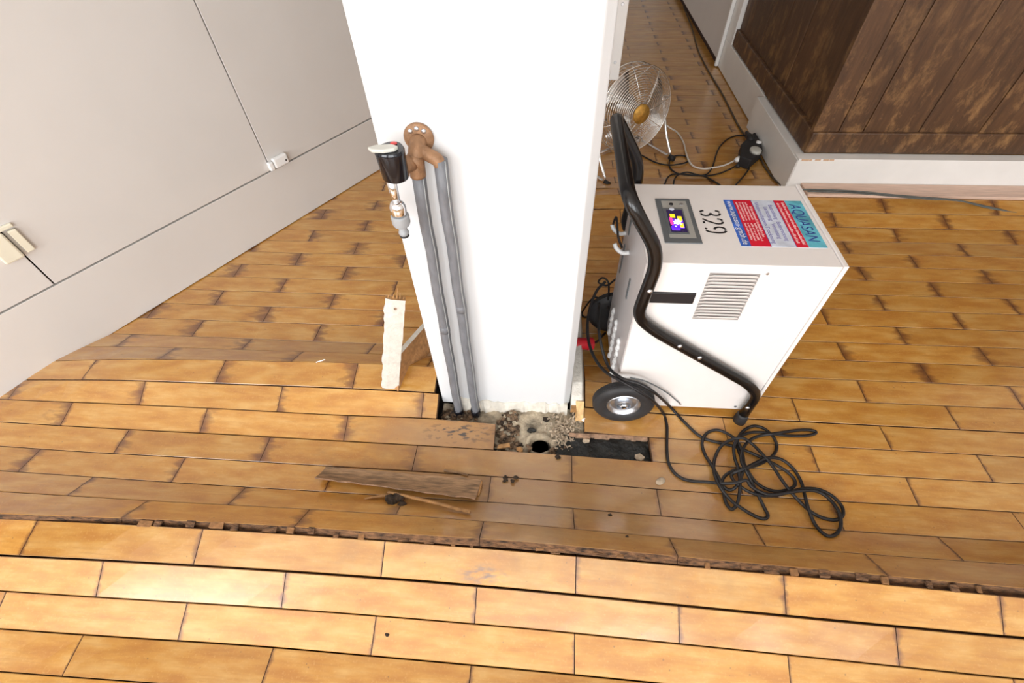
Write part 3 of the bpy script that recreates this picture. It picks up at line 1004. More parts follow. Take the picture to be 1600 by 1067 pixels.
for x, y, m_ in ((0.334, 1.132, M_INK), (0.361, 1.132, mat('button_grey', (0.20, 0.19, 0.18), 0.4))):
    MB().lathe([(0.0058, 0), (0.0052, 0.0018), (0, 0.0022)], Matrix.Translation((x, y, DZ1 + 0.0034)), 16).build('button', m_, cp)
MB().lathe([(0.0068, 0), (0.006, 0.0014), (0, 0.0018)], Matrix.Translation((0.3315, 1.1065, DZ1 + 0.0050)), 16).build('button', M_ST_LIGHT, cp)


def text_mesh(txt, size, loc, mat_, parent, name, sx=1.0, width=None, shear=0.0):
    """flat print on the machine's top: reads towards the camera (-Y), letters' tops towards +X"""
    cu = bpy.data.curves.new('t', 'FONT')
    cu.body = txt
    cu.size = size
    cu.shear = shear
    ob = bpy.data.objects.new('t', cu)
    COL.objects.link(ob)
    dg = bpy.context.evaluated_depsgraph_get()
    me = bpy.data.meshes.new_from_object(ob.evaluated_get(dg))
    bpy.data.objects.remove(ob)
    bpy.data.curves.remove(cu)
    w = max((v.co.x for v in me.vertices), default=1)
    k = (width / w) if width else sx
    for v in me.vertices:
        v.co = Vector((loc[0] + v.co.y, loc[1] - v.co.x * k, loc[2]))
    me.materials.clear()
    me.materials.append(mat_)
    me.name = name
    o = bpy.data.objects.new(name, me)
    COL.objects.link(o)
    o.parent = parent
    return o


# stencilled 329
STEN = {'3': [[(.03, .80), (.10, .93), (.30, 1.0)], [(.46, 1.0), (.75, .95), (.86, .78), (.76, .60), (.50, .52), (.78, .44), (.92, .25), (.78, .07), (.52, 0)], [(.34, 0), (.12, .06), (.0, .20)]],
        '2': [[(.04, .76), (.14, .92), (.33, 1.0)], [(.50, 1.0), (.78, .93), (.88, .72), (.72, .50), (.40, .22), (.05, 0.0)], [(.50, .03), (.82, .03)]],
        '9': [[(.42, 1.0), (.14, .92), (.02, .70), (.16, .50), (.44, .44)], [(.60, 1.0), (.86, .88), (.93, .55), (.82, .18), (.58, 0)], [(.42, 0), (.16, .05)]]}
dgn = MB()
for i, d in enumerate('329'):
    for st in STEN[d]:
        P = smooth_path([(x * 0.026, y * 0.050, 0) for x, y in st], 5)
        base = len(dgn.v)
        for q, p in enumerate(P):
            a, b = P[max(0, q - 1)], P[min(len(P) - 1, q + 1)]
            t = (b - a).normalized()
            nrm = Vector((-t.y, t.x, 0)) * 0.0031
            for s_ in (nrm, -nrm):
                tx, ty = p.x + s_.x + i * 0.0365, p.y + s_.y
                dgn.v.append((0.4065 + ty, 1.110 - tx, DZ1 + 0.0004))
        for q in range(len(P) - 1):
            dgn.f.append([base + 2 * q, base + 2 * q + 1, base + 2 * q + 3, base + 2 * q + 2]); dgn.mi.append(0)
nb = dgn.build('stencilled_number', M_INK, dh)
nb['label'] = 'black stencilled number 329'

sk = MB().box(0.479, 0.684, 0.960, 1.162, DZ1, DZ1 + 0.0006).build('sticker', M_ST_LIGHT, dh)
sk['label'] = 'red, white and turquoise company sticker'
zs = DZ1 + 0.0006
for nm, m_, x0, x1 in (('blue_band', M_ST_BLUE, 0.479, 0.5025), ('red_band', M_ST_RED, 0.5035, 0.5510), ('red_band', M_ST_RED, 0.6120, 0.6400), ('turquoise_band', M_ST_TURQ, 0.6405, 0.684)):
    MB().box(x0, x1, 0.960, 1.162, zs, zs + 0.0002).build(nm, m_, sk)
for x0, x1 in ((0.5025, 0.5035), (0.5510, 0.5522), (0.6110, 0.6120)):
    MB().box(x0, x1, 0.960, 1.162, zs, zs + 0.0003).build('dark_line', M_ST_NAVY, sk)
zp = zs + 0.0005
text_mesh('AQUASAN', 0.040, (0.6475, 1.146, zp), M_ST_NAVY, sk, 'company_name', width=0.163, shear=0.15)
text_mesh('www.aquasan-gmbh.de', 0.0215, (0.4860, 1.156, zp), M_ST_WHITE, sk, 'web_address', width=0.190)
text_mesh('Bautrocknung   Bodentrocknung', 0.0155, (0.5915, 1.140, zp), M_ST_VIOLET, sk, 'print_line', width=0.156)
text_mesh('Leckortung   Vermietung', 0.0155, (0.5765, 1.130, zp), M_ST_VIOLET, sk, 'print_line', width=0.138)
text_mesh('Wasserschaden-Trocknung', 0.0155, (0.5575, 1.152, zp), M_ST_VIOLET, sk, 'print_line', width=0.180)


def fake_lines(x, y0, y1, h, name='print_line', m_=M_ST_PINK):
    """print too small to read: a broken line of letter-sized marks"""
    mb = MB()
    y = y0
    rr = random.Random(int(x * 1e5 + y0 * 1e3))
    while y > y1:
        w = rr.uniform(0.0016, 0.0030)
        hh = h * rr.choice((0.65, 0.65, 1.0))
        mb.box(x, x + hh, y - w, y, zp - 0.0001, zp)
        y -= w + (0.0006 if rr.random() > 0.16 else 0.0026)
    return mb.build(name, m_, sk)


fake_lines(0.6290, 1.152, 0.972, 0.0072)
fake_lines(0.6165, 1.150, 0.978, 0.0072)
fake_lines(0.5405, 1.132, 0.998, 0.0070)
for q in range(4):
    fake_lines(0.5330 - q * 0.0082, 1.150, 1.072 - 0.002 * q, 0.0052)
    fake_lines(0.5330 - q * 0.0082, 1.056, 0.982 + 0.004 * (q % 2), 0.0052)

# tube handle: leg, diagonal, upright, arm, crossbar and the same on the far side
HR = 0.0165
YF, YR = 0.868, 1.262
side = [(0.671, 0.03), (0.673, 0.165), (0.628, 0.218), (0.300, 0.445), (0.245, 0.500), (0.262, 0.700), (0.168, 0.848)]
rads = [0, .045, .05, .07, .07, .06, .05]
pts = [(x, YF, z) for x, z in side] + [(x, YR, z) for x, z in reversed(side)]
hp = round_path(pts, [0.0, .05, .05, .07, .07, .06, .045, .045, .06, .07, .07, .05, .05, 0.0], 7)
handle = MB().tube(hp, HR, 16).build('handle', M_BLACK, dh, smooth=True)
for y in (YF, YR):
    MB().lathe([(0.0185, 0.0), (0.021, 0.004), (0.0205, 0.03), (0.0190, 0.034), (0.0190, 0.040), (0.0165, 0.052)], Matrix.Translation((0.671, y, 0.001)), 20).build('foot_cap', M_RUBBER, handle, smooth=True)
for px, py in ((1015, 455), (1062, 541), (1093, 559), (1168, 637)):
    p = on_y(px, py, YF - HR * 0.9)
    MB().lathe([(0.0068, 0), (0.0064, 0.002), (0.004, 0.004), (0, 0.0046)], Matrix.Translation(p) @ Matrix.Rotation(math.radians(90), 4, 'X'), 16).build('bolt', M_ZINC, handle, smooth=True)


def wheel(y0, y1, facing):
    R_, cx = 0.100, 0.270
    w = y1 - y0
    M = Matrix.Translation((cx, y1 if facing < 0 else y0, R_ + 0.001)) @ Matrix.Rotation(math.radians(90 if facing < 0 else -90), 4, 'X')
    # local z runs from the body towards the outside
    prof_ = [(0.060, 0.002), (0.075, 0.0), (0.090, 0.004), (0.097, 0.011)]
    for g in range(4):
        z = 0.013 + g * (w - 0.026) / 4
        prof_ += [(0.0998, z), (0.0998, z + (w - 0.026) / 4 - 0.002), (0.0978, z + (w - 0.026) / 4 - 0.0015), (0.0978, z + (w - 0.026) / 4 - 0.0005)]
    prof_ += [(0.097, w - 0.011), (0.090, w - 0.003), (0.078, w), (0.060, w - 0.004), (0.0555, w - 0.008), (0.0555, 0.004)]
    tb = MB().lathe(prof_, M, 56)
    t_ = tb.build('tyre', M_TYRE, dh, auto=40)
    rim = MB().lathe([(0.0555, 0.006), (0.0565, w - 0.009), (0.0530, w - 0.006), (0.0485, w - 0.008), (0.0420, w - 0.018), (0.0300, w - 0.022), (0.0270, w - 0.021), (0.0255, w - 0.006), (0.0235, w - 0.005), (0.0220, w - 0.008), (0.0215, w - 0.018), (0.0, w - 0.018)], M, 40)
    r_ = rim.build('rim', M_ZINC, dh, auto=35)
    MB().lathe([(0.012, w - 0.018), (0.012, w - 0.004), (0.009, w - 0.002), (0.0085, w + 0.001), (0.0, w + 0.002)], M, 6).build('axle_nut', M_CHROME, r_)
    MB().lathe([(0.018, w - 0.017), (0.018, w - 0.013), (0.012, w - 0.012)], M, 20).build('washer', M_ZINC, r_)


wheel(0.838, 0.884, -1)
wheel(1.243, 1.289, 1)
MB().tube([(0.270, 0.87, 0.101), (0.270, 1.26, 0.101)], 0.008, 10).build('axle', M_ZINC, dh)
for y in (0.888, 1.235):
    MB().box(0.255, 0.285, y, y + 0.004, 0.045, 0.11).build('axle_plate', M_ZINC, dh)

# ------------------------------------------------------------------ cords
def cord(name, pts, r, m_, label, cat, lift=None, per=7, group=None, seg=8):
    """pts: photo positions on the floor (px, py[, extra height]) or 3-d points"""
    P = []
    for p in pts:
        if isinstance(p, Vector):
            P.append(p)
        else:
            P.append(on_floor(p[0], p[1], r * 1.15 + (p[2] if len(p) > 2 else 0.0)))
    o = MB().tube(smooth_path(P, per), r, seg).build(name, m_, None, smooth=True)
    return tag(o, label, cat, group)


def tg(*a):      # tangle coordinates measured on an enlarged view
    return [(1040 + x / 5.08, 640 + y / 5.08, h) for x, y, h in a]


tangle = (
    [on_y(936, 474, 1.16), on_y(936, 519, 1.02), on_y(948.5, 568.5, 0.93), on_y(970, 590, 0.860), on_y(1000, 600, 0.832), on_y(1025, 615, 0.826), (1047.5, 636, 0.012)]
    + tg((150, 100, 0), (280, 215, 0), (430, 265, .0), (540, 290, .0), (660, 335, .004), (760, 380, .004), (870, 435, .008), (960, 490, .004), (1020, 550, 0), (1025, 600, 0), (970, 635, .003), (880, 648, .004), (790, 625, .004),
         (710, 570, .006), (650, 480, .014), (600, 380, .012), (572, 290, .008), (580, 215, .008), (640, 152, .002), (710, 130, 0), (790, 155, .004), (860, 225, .006), (882, 300, 0), (850, 365, .010), (760, 425, .004), (650, 462, .022),
         (540, 485, .010), (468, 530, .008), (450, 590, .010), (500, 637, .002), (560, 610, .014), (612, 500, .030), (618, 400, .020), (590, 290, .018), (530, 215, .010), (420, 162, 0), (330, 185, 0), (290, 260, .006), (310, 350, 0), (370, 450, .006),
         (430, 560, .016), (458, 650, .006), (480, 740, 0), (525, 790, 0), (570, 740, .006), (590, 620, .022), (580, 480, .030), (548, 380, .020), (545, 280, .022), (600, 210, .018), (680, 180, .006), (780, 180, .010), (860, 195, .016),
         (1000, 208, 0), (1130, 205, 0), (1192, 185, 0), (1170, 165, 0), (1080, 160, 0), (960, 175, .004), (860, 190, .022), (760, 205, .010), (680, 235, .010), (620, 300, .020), (600, 400, .030), (640, 490, .034), (690, 590, .012), (740, 690, .010), (790, 790, 0),
         (812, 840, 0), (780, 866, 0), (700, 840, 0), (600, 780, .006), (510, 710, .006), (430, 610, .022), (385, 500, .012), (390, 390, 0), (440, 290, .010), (520, 240, .018), (610, 225, .026), (690, 275, .010), (770, 355, .016), (850, 450, .016),
         (920, 555, .012), (1000, 660, .010), (1090, 755, .002), (1160, 815, .006), (1250, 860, 0), (1350, 875, 0), (1405, 840, .006), (1400, 770, .004), (1330, 690, .004), (1230, 638, .002), (1120, 625, .012), (1000, 648, .014), (880, 680, .008), (760, 680, .010), (640, 640, .018),
         (540, 560, .024), (530, 510, .020), (620, 470, .036), (720, 420, .016), (820, 382, .014), (920, 395, .006), (1010, 465, 0), (1075, 570, 0), (1105, 680, .010), (1135, 790, .010), (1190, 915, 0), (1280, 1000, 0), (1355, 985, 0), (1392, 910, .006), (1370, 800, .010),
         (1290, 700, .006), (1190, 645, .008), (1060, 645, .018), (930, 665, .016), (800, 670, .016), (680, 610, .026), (640, 560, .040), (560, 580, .032), (450, 585, .022), (330, 574, .004), (220, 568, 0), (130, 545, 0), (60, 490, 0), (20, 410, 0), (10, 300, 0), (12, 180, 0))
    + [(1041.5, 662, 0.0), (1036, 645, 0.004), on_y(1020, 626, 0.828), on_y(996, 610, 0.826), on_y(972, 596, 0.850), on_y(945, 580, 0.90), on_y(926, 553, 0.97), on_y(918, 520, 1.06), on_y(921, 485, 1.14), on_y(932, 455, 1.20), on_y(946, 440, 1.23)])
cord('power_cord', tangle, 0.0050, M_CORD, 'black power cord heaped in a tangle in front of the dehumidifier', 'cord', per=6)
loop = [on_y(962, 436, 1.25), on_y(948, 446, 1.26), on_y(935, 441, 1.27), on_y(942, 434, 1.27), on_y(951, 443, 1.26), on_y(950, 470, 1.25), on_y(948, 482, 1.25)]
cord('spare_flex', [on_y(958, 350, 1.22), on_y(963, 340, 1.20), on_y(966, 370, 1.15), on_y(972, 387, 1.14)], 0.0036, M_CORD, 'thin black flex hanging in the hook on the dehumidifier flank', 'cord')
cord('looped_flex', loop + [on_y(930, 464, 1.30), (910, 487, 0.01), (913, 495, 0.0), (925, 493, 0.0)], 0.0036, M_CORD, 'short black flex looped above the far wheel', 'cord')
cord('drain_wire', [on_y(985, 590, 0.866), on_y(1010, 596, 0.872), on_y(1040, 612, 0.880), on_y(1062, 630, 0.886)], 0.0022, M_PANEL, 'thin grey wire arching over the near wheel onto the white front', 'wire')

# ------------------------------------------------------------------ chrome floor fan behind
fan = thing('floor_fan', 'chrome wire-caged floor fan standing behind the dehumidifier', 'fan')
FC = Vector((0.425, 2.58, 0.300))
FN = Vector((0.45, -0.88, 0.10)).normalized()
FM = Matrix.Translation(FC) @ FN.to_track_quat('Z', 'Y').to_matrix().to_4x4()
FR = 0.212
front = MB()


def ring(mb, rad, z, t=0.0019, seg=56):
    mb.tube([FM @ Vector((rad * math.cos(2 * math.pi * k / seg), rad * math.sin(2 * math.pi * k / seg), z)) for k in range(seg)], t, 5, closed=True)


def dome(r, depth):
    return depth * (1 - (r / FR) ** 2.4)


for k in range(17):
    r_ = 0.045 + (FR - 0.045) * k / 16
    ring(front, r_, 0.035 + dome(r_, 0.055))
front.build('front_grille', M_WIRE, fan, smooth=True)
back = MB()
for k in range(9):
    r_ = 0.06 + (FR - 0.06) * k / 8
    ring(back, r_, -0.035 - dome(r_, 0.075), 0.0017, 48)
back.build('rear_grille', M_WIRE, fan, smooth=True)
rimb = MB()
ring(rimb, FR + 0.002, 0.036, 0.0035)
ring(rimb, FR + 0.002, -0.036, 0.0035)
for k in range(40):
    a = 2 * math.pi * k / 40
    rimb.tube([FM @ Vector(((FR + 0.002) * math.cos(a), (FR + 0.002) * math.sin(a), z)) for z in (-0.036, 0.036)], 0.001, 4)
rimb.build('rim', M_WIRE, fan, smooth=True)
for k in range(8):
    a = 2 * math.pi * k / 8 + 0.2
    MB().tube([FM @ Vector((r_ * math.cos(a), r_ * math.sin(a), 0.038 + dome(r_, 0.055))) for r_ in (0.035, 0.08, 0.13, 0.18, 0.212)], 0.0018, 6).build('spoke', M_WIRE, fan, smooth=True)
    MB().tube([FM @ Vector((r_ * math.cos(a), r_ * math.sin(a), -0.038 - dome(r_, 0.075))) for r_ in (0.055, 0.11, 0.17, 0.212)], 0.0018, 6).build('spoke', M_WIRE, fan, smooth=True)
MB().lathe([(0.0, 0.088), (0.047, 0.088), (0.049, 0.092), (0.045, 0.096), (0.0, 0.098)], FM, 32).build('badge', M_GOLD, fan, smooth=True)
MB().lathe([(0.0, -0.14), (0.045, -0.138), (0.058, -0.125), (0.060, -0.05), (0.040, -0.04), (0.036, 0.03), (0.0, 0.032)], FM, 28).build('motor', M_ALU, fan, auto=40)
for k in range(3):
    bl = MB()
    n1, n2 = 6, 6
    for i in range(n1 + 1):
        for j in range(n2 + 1):
            rr_ = 0.035 + 0.155 * i / n1
            w = (0.35 + 0.55 * (i / n1) ** 0.7)
            a = 2 * math.pi * k / 3 + w * (j / n2 - 0.5) * 1.35 + 0.25 * i / n1
            bl.v.append(tuple(FM @ Vector((rr_ * math.cos(a), rr_ * math.sin(a), 0.022 * (j / n2 - 0.5) * 1.6))))
    for i in range(n1):
        for j in range(n2):
            q = i * (n2 + 1) + j
            bl.f.append([q, q + 1, q + n2 + 2, q + n2 + 1]); bl.mi.append(0)
    ob = bl.build('blade', M_ALU, fan, smooth=True)
    sm = ob.modifiers.new('thick', 'SOLIDIFY'); sm.thickness = 0.002
# tubular stand
SA = Vector((0.391, 0.287, 0)).normalized()
SN = Vector((0.59, -0.81, 0)).normalized()
pc = Vector((FC.x, FC.y, 0))
for s in (-1, 1):
    hub_side = FC + SA * s * (FR + 0.020)
    f0 = pc + SA * s * (FR + 0.028) + SN * 0.14 + Vector((0, 0, 0.016))
    f1 = pc + SA * s * (FR + 0.028) - SN * 0.14 + Vector((0, 0, 0.016))
    MB().tube(round_path([hub_side, hub_side + SA * s * 0.010 + Vector((0, 0, -0.16)) + SN * 0.05, f0, f1], 0.05), 0.0085, 12).build('stand_leg', M_CHROME, fan, smooth=True)
    for f_ in (f0, f1):
        d_ = (f0 - f1).normalized()
        MB().tube([f_ - d_ * 0.012, f_ + d_ * 0.020], 0.0150, 14).build('foot_cap', M_RUBBER, fan, smooth=True)
    MB().tube([hub_side - SA * s * 0.03, hub_side + SA * s * 0.02], 0.014, 14).build('pivot_knob', M_CHROME, fan, smooth=True)
q0 = pc + SA * (-(FR + 0.028)) - SN * 0.14 + Vector((0, 0, 0.016))
q1 = pc + SA * (FR + 0.028) - SN * 0.14 + Vector((0, 0, 0.016))
MB().tube([q0, q1], 0.0085, 12).build('stand_bar', M_CHROME, fan, smooth=True)
MB().box(-0.022, 0.022, -0.030, 0.030, -0.010, 0.035).build('switch_box', M_PLASTIC_W, fan, bevel=0.004).matrix_world = Matrix.Translation(pc + SA * 0.165 + SN * 0.03 + Vector((0, 0, 0.20)))

# socket block on the floor
ad = thing('socket_block', 'black multi-socket block lying against the white plinth', 'socket')
poly = [on_z(*p, 0.0) for p in ((1153, 240), (1170, 224), (1180, 222), (1187, 240), (1186, 250), (1168, 266), (1151, 260))]
MB().prism([(min(p.x, 1.214), p.y) for p in poly], 0.002, 0.062).build('housing', M_RUBBER, ad, bevel=0.006)
MB().lathe([(0.030, 0), (0.030, 0.012), (0.026, 0.016), (0, 0.016)], Matrix.Translation(on_z(1180, 237, 0.0625)) @ Matrix.Diagonal((1, 1.3, 1, 1)), 24).build('grey_plug', M_LEVER, ad, smooth=True)
MB().tube([on_z(1174, 222, 0.05), on_z(1172, 214, 0.06), on_z(1166, 207, 0.05)], [0.020, 0.018, 0.009], 10).build('plug', M_RUBBER, ad, smooth=True)
MB().tube([on_z(1184, 226, 0.05), on_z(1187, 220, 0.07)], [0.018, 0.014], 10).build('plug', M_PLASTIC_W, ad, smooth=True)
MB().tube([on_z(1155, 248, 0.035), on_z(1149, 251, 0.03)], [0.017, 0.012], 10).build('plug', M_PLASTIC_W, ad, smooth=True)
MB().tube([on_z(1155, 258, 0.03), on_z(1149, 260, 0.02)], [0.016, 0.008], 10).build('plug', M_RUBBER, ad, smooth=True)


def tf(*a):
    return [(985 + x / 6.4, 180 + y / 6.4, h) for x, y, h in a]


cord('fan_flex', tf((290, 40, .10), (330, 80, .05), (410, 135, 0), (470, 175, 0), (530, 270, 0), (555, 370, .006), (585, 455, .006), (640, 515, .0), (740, 535, .0), (840, 522, .008), (940, 500, 0), (1030, 460, 0.01), (1060, 450, 0.02)), 0.0048, M_CORD_W, 'white fan flex curving across the floor to the socket block', 'cord')
cord('black_flex', tf((20, 355, .0), (130, 410, 0), (250, 470, 0), (370, 497, 0), (480, 490, .004), (560, 470, .004), (580, 435, .0), (530, 405, 0), (440, 410, 0), (390, 460, .006), (400, 530, 0), (470, 580, .006), (600, 600, .006), (720, 605, .004), (800, 640, 0), (890, 695, 0), (960, 760, 0)), 0.0042, M_CORD, 'black flex with a small loop left of the white fan flex', 'cord')
cord('black_flex', tf((340, 700, 0), (370, 625, 0), (430, 590, 0), (540, 590, .01), (660, 600, .01), (760, 590, .01), (820, 520, .004), (850, 420, 0), (890, 320, 0), (970, 240, 0), (1060, 205, 0), (1150, 205, .01), (1180, 215, .03)), 0.0042, M_CORD, 'black flex arching over the floor into the back of the socket block', 'cord')
cord('black_flex', tf((430, 700, 0), (440, 640, 0), (480, 595, .006), (570, 570, .014), (670, 595, .014), (760, 605, .006), (880, 585, 0), (980, 545, 0), (1050, 510, .008), (1080, 500, .012)), 0.0042, M_CORD, 'black flex running straight to the front of the socket block', 'cord')
cord('black_flex', tf((1190, 530, .01), (1140, 600, 0), (1060, 690, 0), (1000, 760, 0)), 0.0042, M_CORD, 'black flex leading from the socket block towards the machine', 'cord')
cord('floor_cable', [(1068, 10), (1076, 30), (1083, 50), (1090, 76), (1098, 94), (1110, 116), (1128, 146), (1143, 175), (1153, 195), (1166, 215, .004), (1184, 240, .004), (1196, 262), (1206, 276), (1221, 290)], 0.0052, M_CORD_D, 'dusty dark cable lying along the side plinth', 'cord', per=5)
bz = 0.076
cord('batten_cable', [on_z(1250, 296, bz + .004), on_z(1300, 297, bz + .004), on_z(1350, 300, bz + .004), on_z(1400, 305, bz + .004), on_z(1450, 309, bz + .004), on_z(1490, 312, bz + .003), on_z(1530, 320, .055), on_z(1570, 329, .040), on_z(1620, 338, .022)], 0.0042, M_CORD_G, 'dark cable running along the pale batten', 'cord')
cord('batten_cable', [on_z(1262, 299, bz + .003), on_z(1330, 301, bz + .003), on_z(1400, 307, bz + .003), on_z(1450, 311, bz + .003), on_z(1500, 314, bz + .002), on_z(1540, 324, .050), on_z(1590, 333, .036), on_z(1620, 335, .03)], 0.0034, M_CORD_G, 'thinner greenish cable beside the dark one on the batten', 'cord')

# ------------------------------------------------------------------ pipes and tap on the pillar
def pipe(name, label, x_t, x_b, z_t, y):
    t = thing(name, label, 'pipe', 'grey insulated pipes in front of the pillar')
    r = 0.0142
    P = [Vector((x_b + (x_t - x_b) * k / 14 + 0.0012 * math.sin(k * 1.9), y + 0.001 * math.cos(k * 2.3), -0.028 + (z_t + 0.028) * k / 14)) for k in range(15)]
    MB().tube(P, r, 18).build('lagging', M_PIPE, t, smooth=True)
    MB().tube([p + Vector((r * 0.75, -r * 0.62, 0)) for p in P[1:]], 0.0016, 5).build('seam', M_PIPE_SEAM, t, smooth=True)
    MB().lathe([(0.0165, -0.002), (0.0172, 0.004), (0.0172, 0.020), (0.0160, 0.026)], Matrix.Translation((x_b, y, 0.0)), 20).build('collar', M_KNOB, t, smooth=True)
    k = random.Random(name + label).uniform(0.45, 0.6)
    i = int(k * 14)
    MB().tube([P[i] - Vector((0, 0, 0.012)), P[i], P[i] + Vector((0, 0, 0.012))], [r * 1.02, r * 1.05, r * 1.02], 18).build('tape_joint', M_PIPE, t, smooth=True)
    return t


pipe('insulated_pipe', 'grey insulated pipe ending under the black tap', -0.264, -0.284, 0.915, 0.852)
pipe('insulated_pipe', 'grey insulated pipe to the right, ending at the bronze branch', -0.215, -0.224, 0.938, 0.854)

tap = thing('tap', 'black-handled tap on a bronze wall fitting above the pipes', 'tap')
fl0 = Vector((-0.257, 0.884, 0.968))
MY = Matrix.Rotation(math.radians(90), 4, 'X')
plate = MB().lathe([(0.0295, 0.0), (0.0300, 0.004), (0.028, 0.0065), (0.014, 0.009), (0.0, 0.009)], Matrix.Translation(fl0) @ MY, 32).build('wall_plate', M_BRONZE, tap, smooth=True)
for a in (50, 90, 130):
    p = fl0 + Vector((0.0205 * math.cos(math.radians(a)), -0.0085, 0.0205 * math.sin(math.radians(a))))
    MB().lathe([(0.0050, -0.003), (0.0048, 0.0005), (0.003, 0.0020), (0, 0.0024)], Matrix.Translation(p) @ MY, 14).build('screw', M_ZINC, plate, smooth=True)
MB().tube(smooth_path([fl0 + Vector((0, -0.004, -0.004)), fl0 + Vector((-0.002, -0.024, -0.012)), fl0 + Vector((-0.005, -0.034, -0.032)), Vector((-0.264, 0.851, 0.905))], 6), 0.0165, 18).build('elbow', M_BRONZE, tap, smooth=True)
MB().tube(smooth_path([fl0 + Vector((0.000, -0.020, -0.012)), fl0 + Vector((0.020, -0.027, -0.022)), fl0 + Vector((0.036, -0.030, -0.030)), Vector((-0.215, 0.854, 0.925))], 6), [0.013] * 19, 16).build('branch', M_BRONZE, tap, smooth=True)
MB().tube([fl0 + Vector((-0.004, -0.030, -0.028)), fl0 + Vector((-0.012, -0.044, -0.034))], [0.0190, 0.0185], 20).build('collar', M_BRONZE, tap, smooth=True)
MB().tube([fl0 + Vector((-0.008, -0.036, -0.030)), fl0 + Vector((-0.040, -0.082, -0.030))], [0.0165, 0.0135], 18).build('body', M_BRONZE, tap, smooth=True)
kx, ky = -0.291, 0.800
knob = MB().lathe([(0.0235, 0.0), (0.0252, 0.003), (0.0272, 0.050), (0.0276, 0.054), (0.0255, 0.058), (0.0, 0.060)], Matrix.Translation((kx, ky, 0.930)), 40)
for i, v in enumerate(knob.v):           # three shallow finger flats
    a = math.atan2(v[1] - ky, v[0] - kx)
    s = 1 + 0.05 * math.cos(3 * (a + 0.6)) * (0.3 + 0.7 * (v[2] - 0.93) / 0.06)
    knob.v[i] = (kx + (v[0] - kx) * s, ky + (v[1] - ky) * s, v[2])
kn = knob.build('knob', M_KNOB, tap, auto=45)
lev = [(-0.328, 0.789), (-0.318, 0.780), (-0.296, 0.778), (-0.277, 0.785), (-0.273, 0.795), (-0.286, 0.802), (-0.314, 0.799)]
MB().prism(lev, 0.989, 0.996).build('lever_cap', M_LEVER, kn, bevel=0.002)
MB().lathe([(0.0068, 0), (0.006, 0.0015), (0, 0.002)], Matrix.Translation((-0.287, 0.815, 0.9895)), 16).build('red_mark', M_REDDOT, kn, smooth=True)
MT = Matrix.Translation((-0.303, 0.800, 0.0))
MB().lathe([(0.0095, 0.935), (0.0090, 0.900), (0.0088, 0.872)], MT, 20).build('spout', M_CHROME, tap, smooth=True)
MB().lathe([(0.010, 0.878), (0.0135, 0.874), (0.0165, 0.866), (0.0165, 0.852), (0.0145, 0.846)], MT, 28).build('spout_nut', M_CHROME, tap, smooth=True)
MB().lathe([(0.0168, 0.8465), (0.0190, 0.844), (0.0190, 0.828), (0.0165, 0.822), (0.0095, 0.820), (0.0090, 0.808), (0.0110, 0.805), (0.0110, 0.801), (0.0085, 0.797), (0.0, 0.797)], MT, 28).build('hose_connector', M_GREYP, tap, auto=40)
MB().lathe([(0.0086, 0.7975), (0.0100, 0.7965), (0.0100, 0.7935), (0.0086, 0.7925)], MT, 24).build('seal_ring', M_RUBBER, tap, smooth=True)

# ------------------------------------------------------------------ opened floor: rubble, bitumen and mortar
def bumpy(x0, x1, y0, y1, nx, ny, zf, seed):
    mb = MB()
    r_ = random.Random(seed)
    for j in range(ny + 1):
        for i in range(nx + 1):
            x, y = x0 + (x1 - x0) * i / nx, y0 + (y1 - y0) * j / ny
            mb.v.append((x, y, zf(x, y) + r_.uniform(-1, 1) * 0.0025))
    for j in range(ny):
        for i in range(nx):
            q = j * (nx + 1) + i
            mb.f.append([q, q + 1, q + nx + 2, q + nx + 1]); mb.mi.append(0)
    return mb


HCX, HCY = 0.004, 0.750


def mortar_z(x, y):
    d = math.hypot((x - HCX) / 0.034, (y - HCY) / 0.027)
    base = -0.020 + 0.018 * min(1, max(0, (y - 0.745) / 0.09)) + 0.006 * math.sin(x * 60) * math.sin(y * 47)
    ringz = 0.012 * math.exp(-((d - 1.25) / 0.35) ** 2)
    hole = -0.060 * max(0, min(1, (1.05 - d) / 0.25))
    side_ = -0.012 * max(0, min(1, (x - 0.06) / 0.03)) - 0.010 * max(0, min(1, (-0.085 - x) / 0.03))
    return base + ringz + hole + side_


mo = bumpy(-0.345, 0.150, 0.712, 0.892, 74, 34, mortar_z, 4).build('mortar_bed', M_MORTAR, None, smooth=True)
tag(mo, 'crumbling pale mortar bed with a round dark hole at the pillar foot', 'mortar', kind='thing')
MB().lathe([(0.028, -0.0), (0.024, -0.012), (0.022, -0.03), (0.0, -0.030)], Matrix.Translation((HCX, HCY, -0.030)), 24).build('hole', M_CLUMP, mo, smooth=True)
bt = bumpy(0.050, 0.362, 0.697, 0.800, 46, 16, lambda x, y: -0.017 + 0.003 * math.sin(x * 70 + y * 30), 9).build('bitumen_bed', M_BITUMEN, None, smooth=True)
tag(bt, 'black bitumen bed where a floor plank is missing', 'bitumen')
rub = MB()
rr = random.Random(21)
for _ in range(150):
    zone = rr.random()
    if zone < 0.42:
        x, y = rr.uniform(-0.148, -0.075), rr.uniform(0.735, 0.865)
    elif zone < 0.62:
        x, y = rr.uniform(-0.345, -0.20), rr.uniform(0.822, 0.872)
    else:
        x, y = rr.uniform(-0.13, 0.14), rr.uniform(0.722, 0.752)
    s = rr.uniform(0.003, 0.011)
    rub.blob((x, y, mortar_z(x, y) + s * 0.4), s, 0.35, 1, (1, 1, 0.8), 0, rr.random())
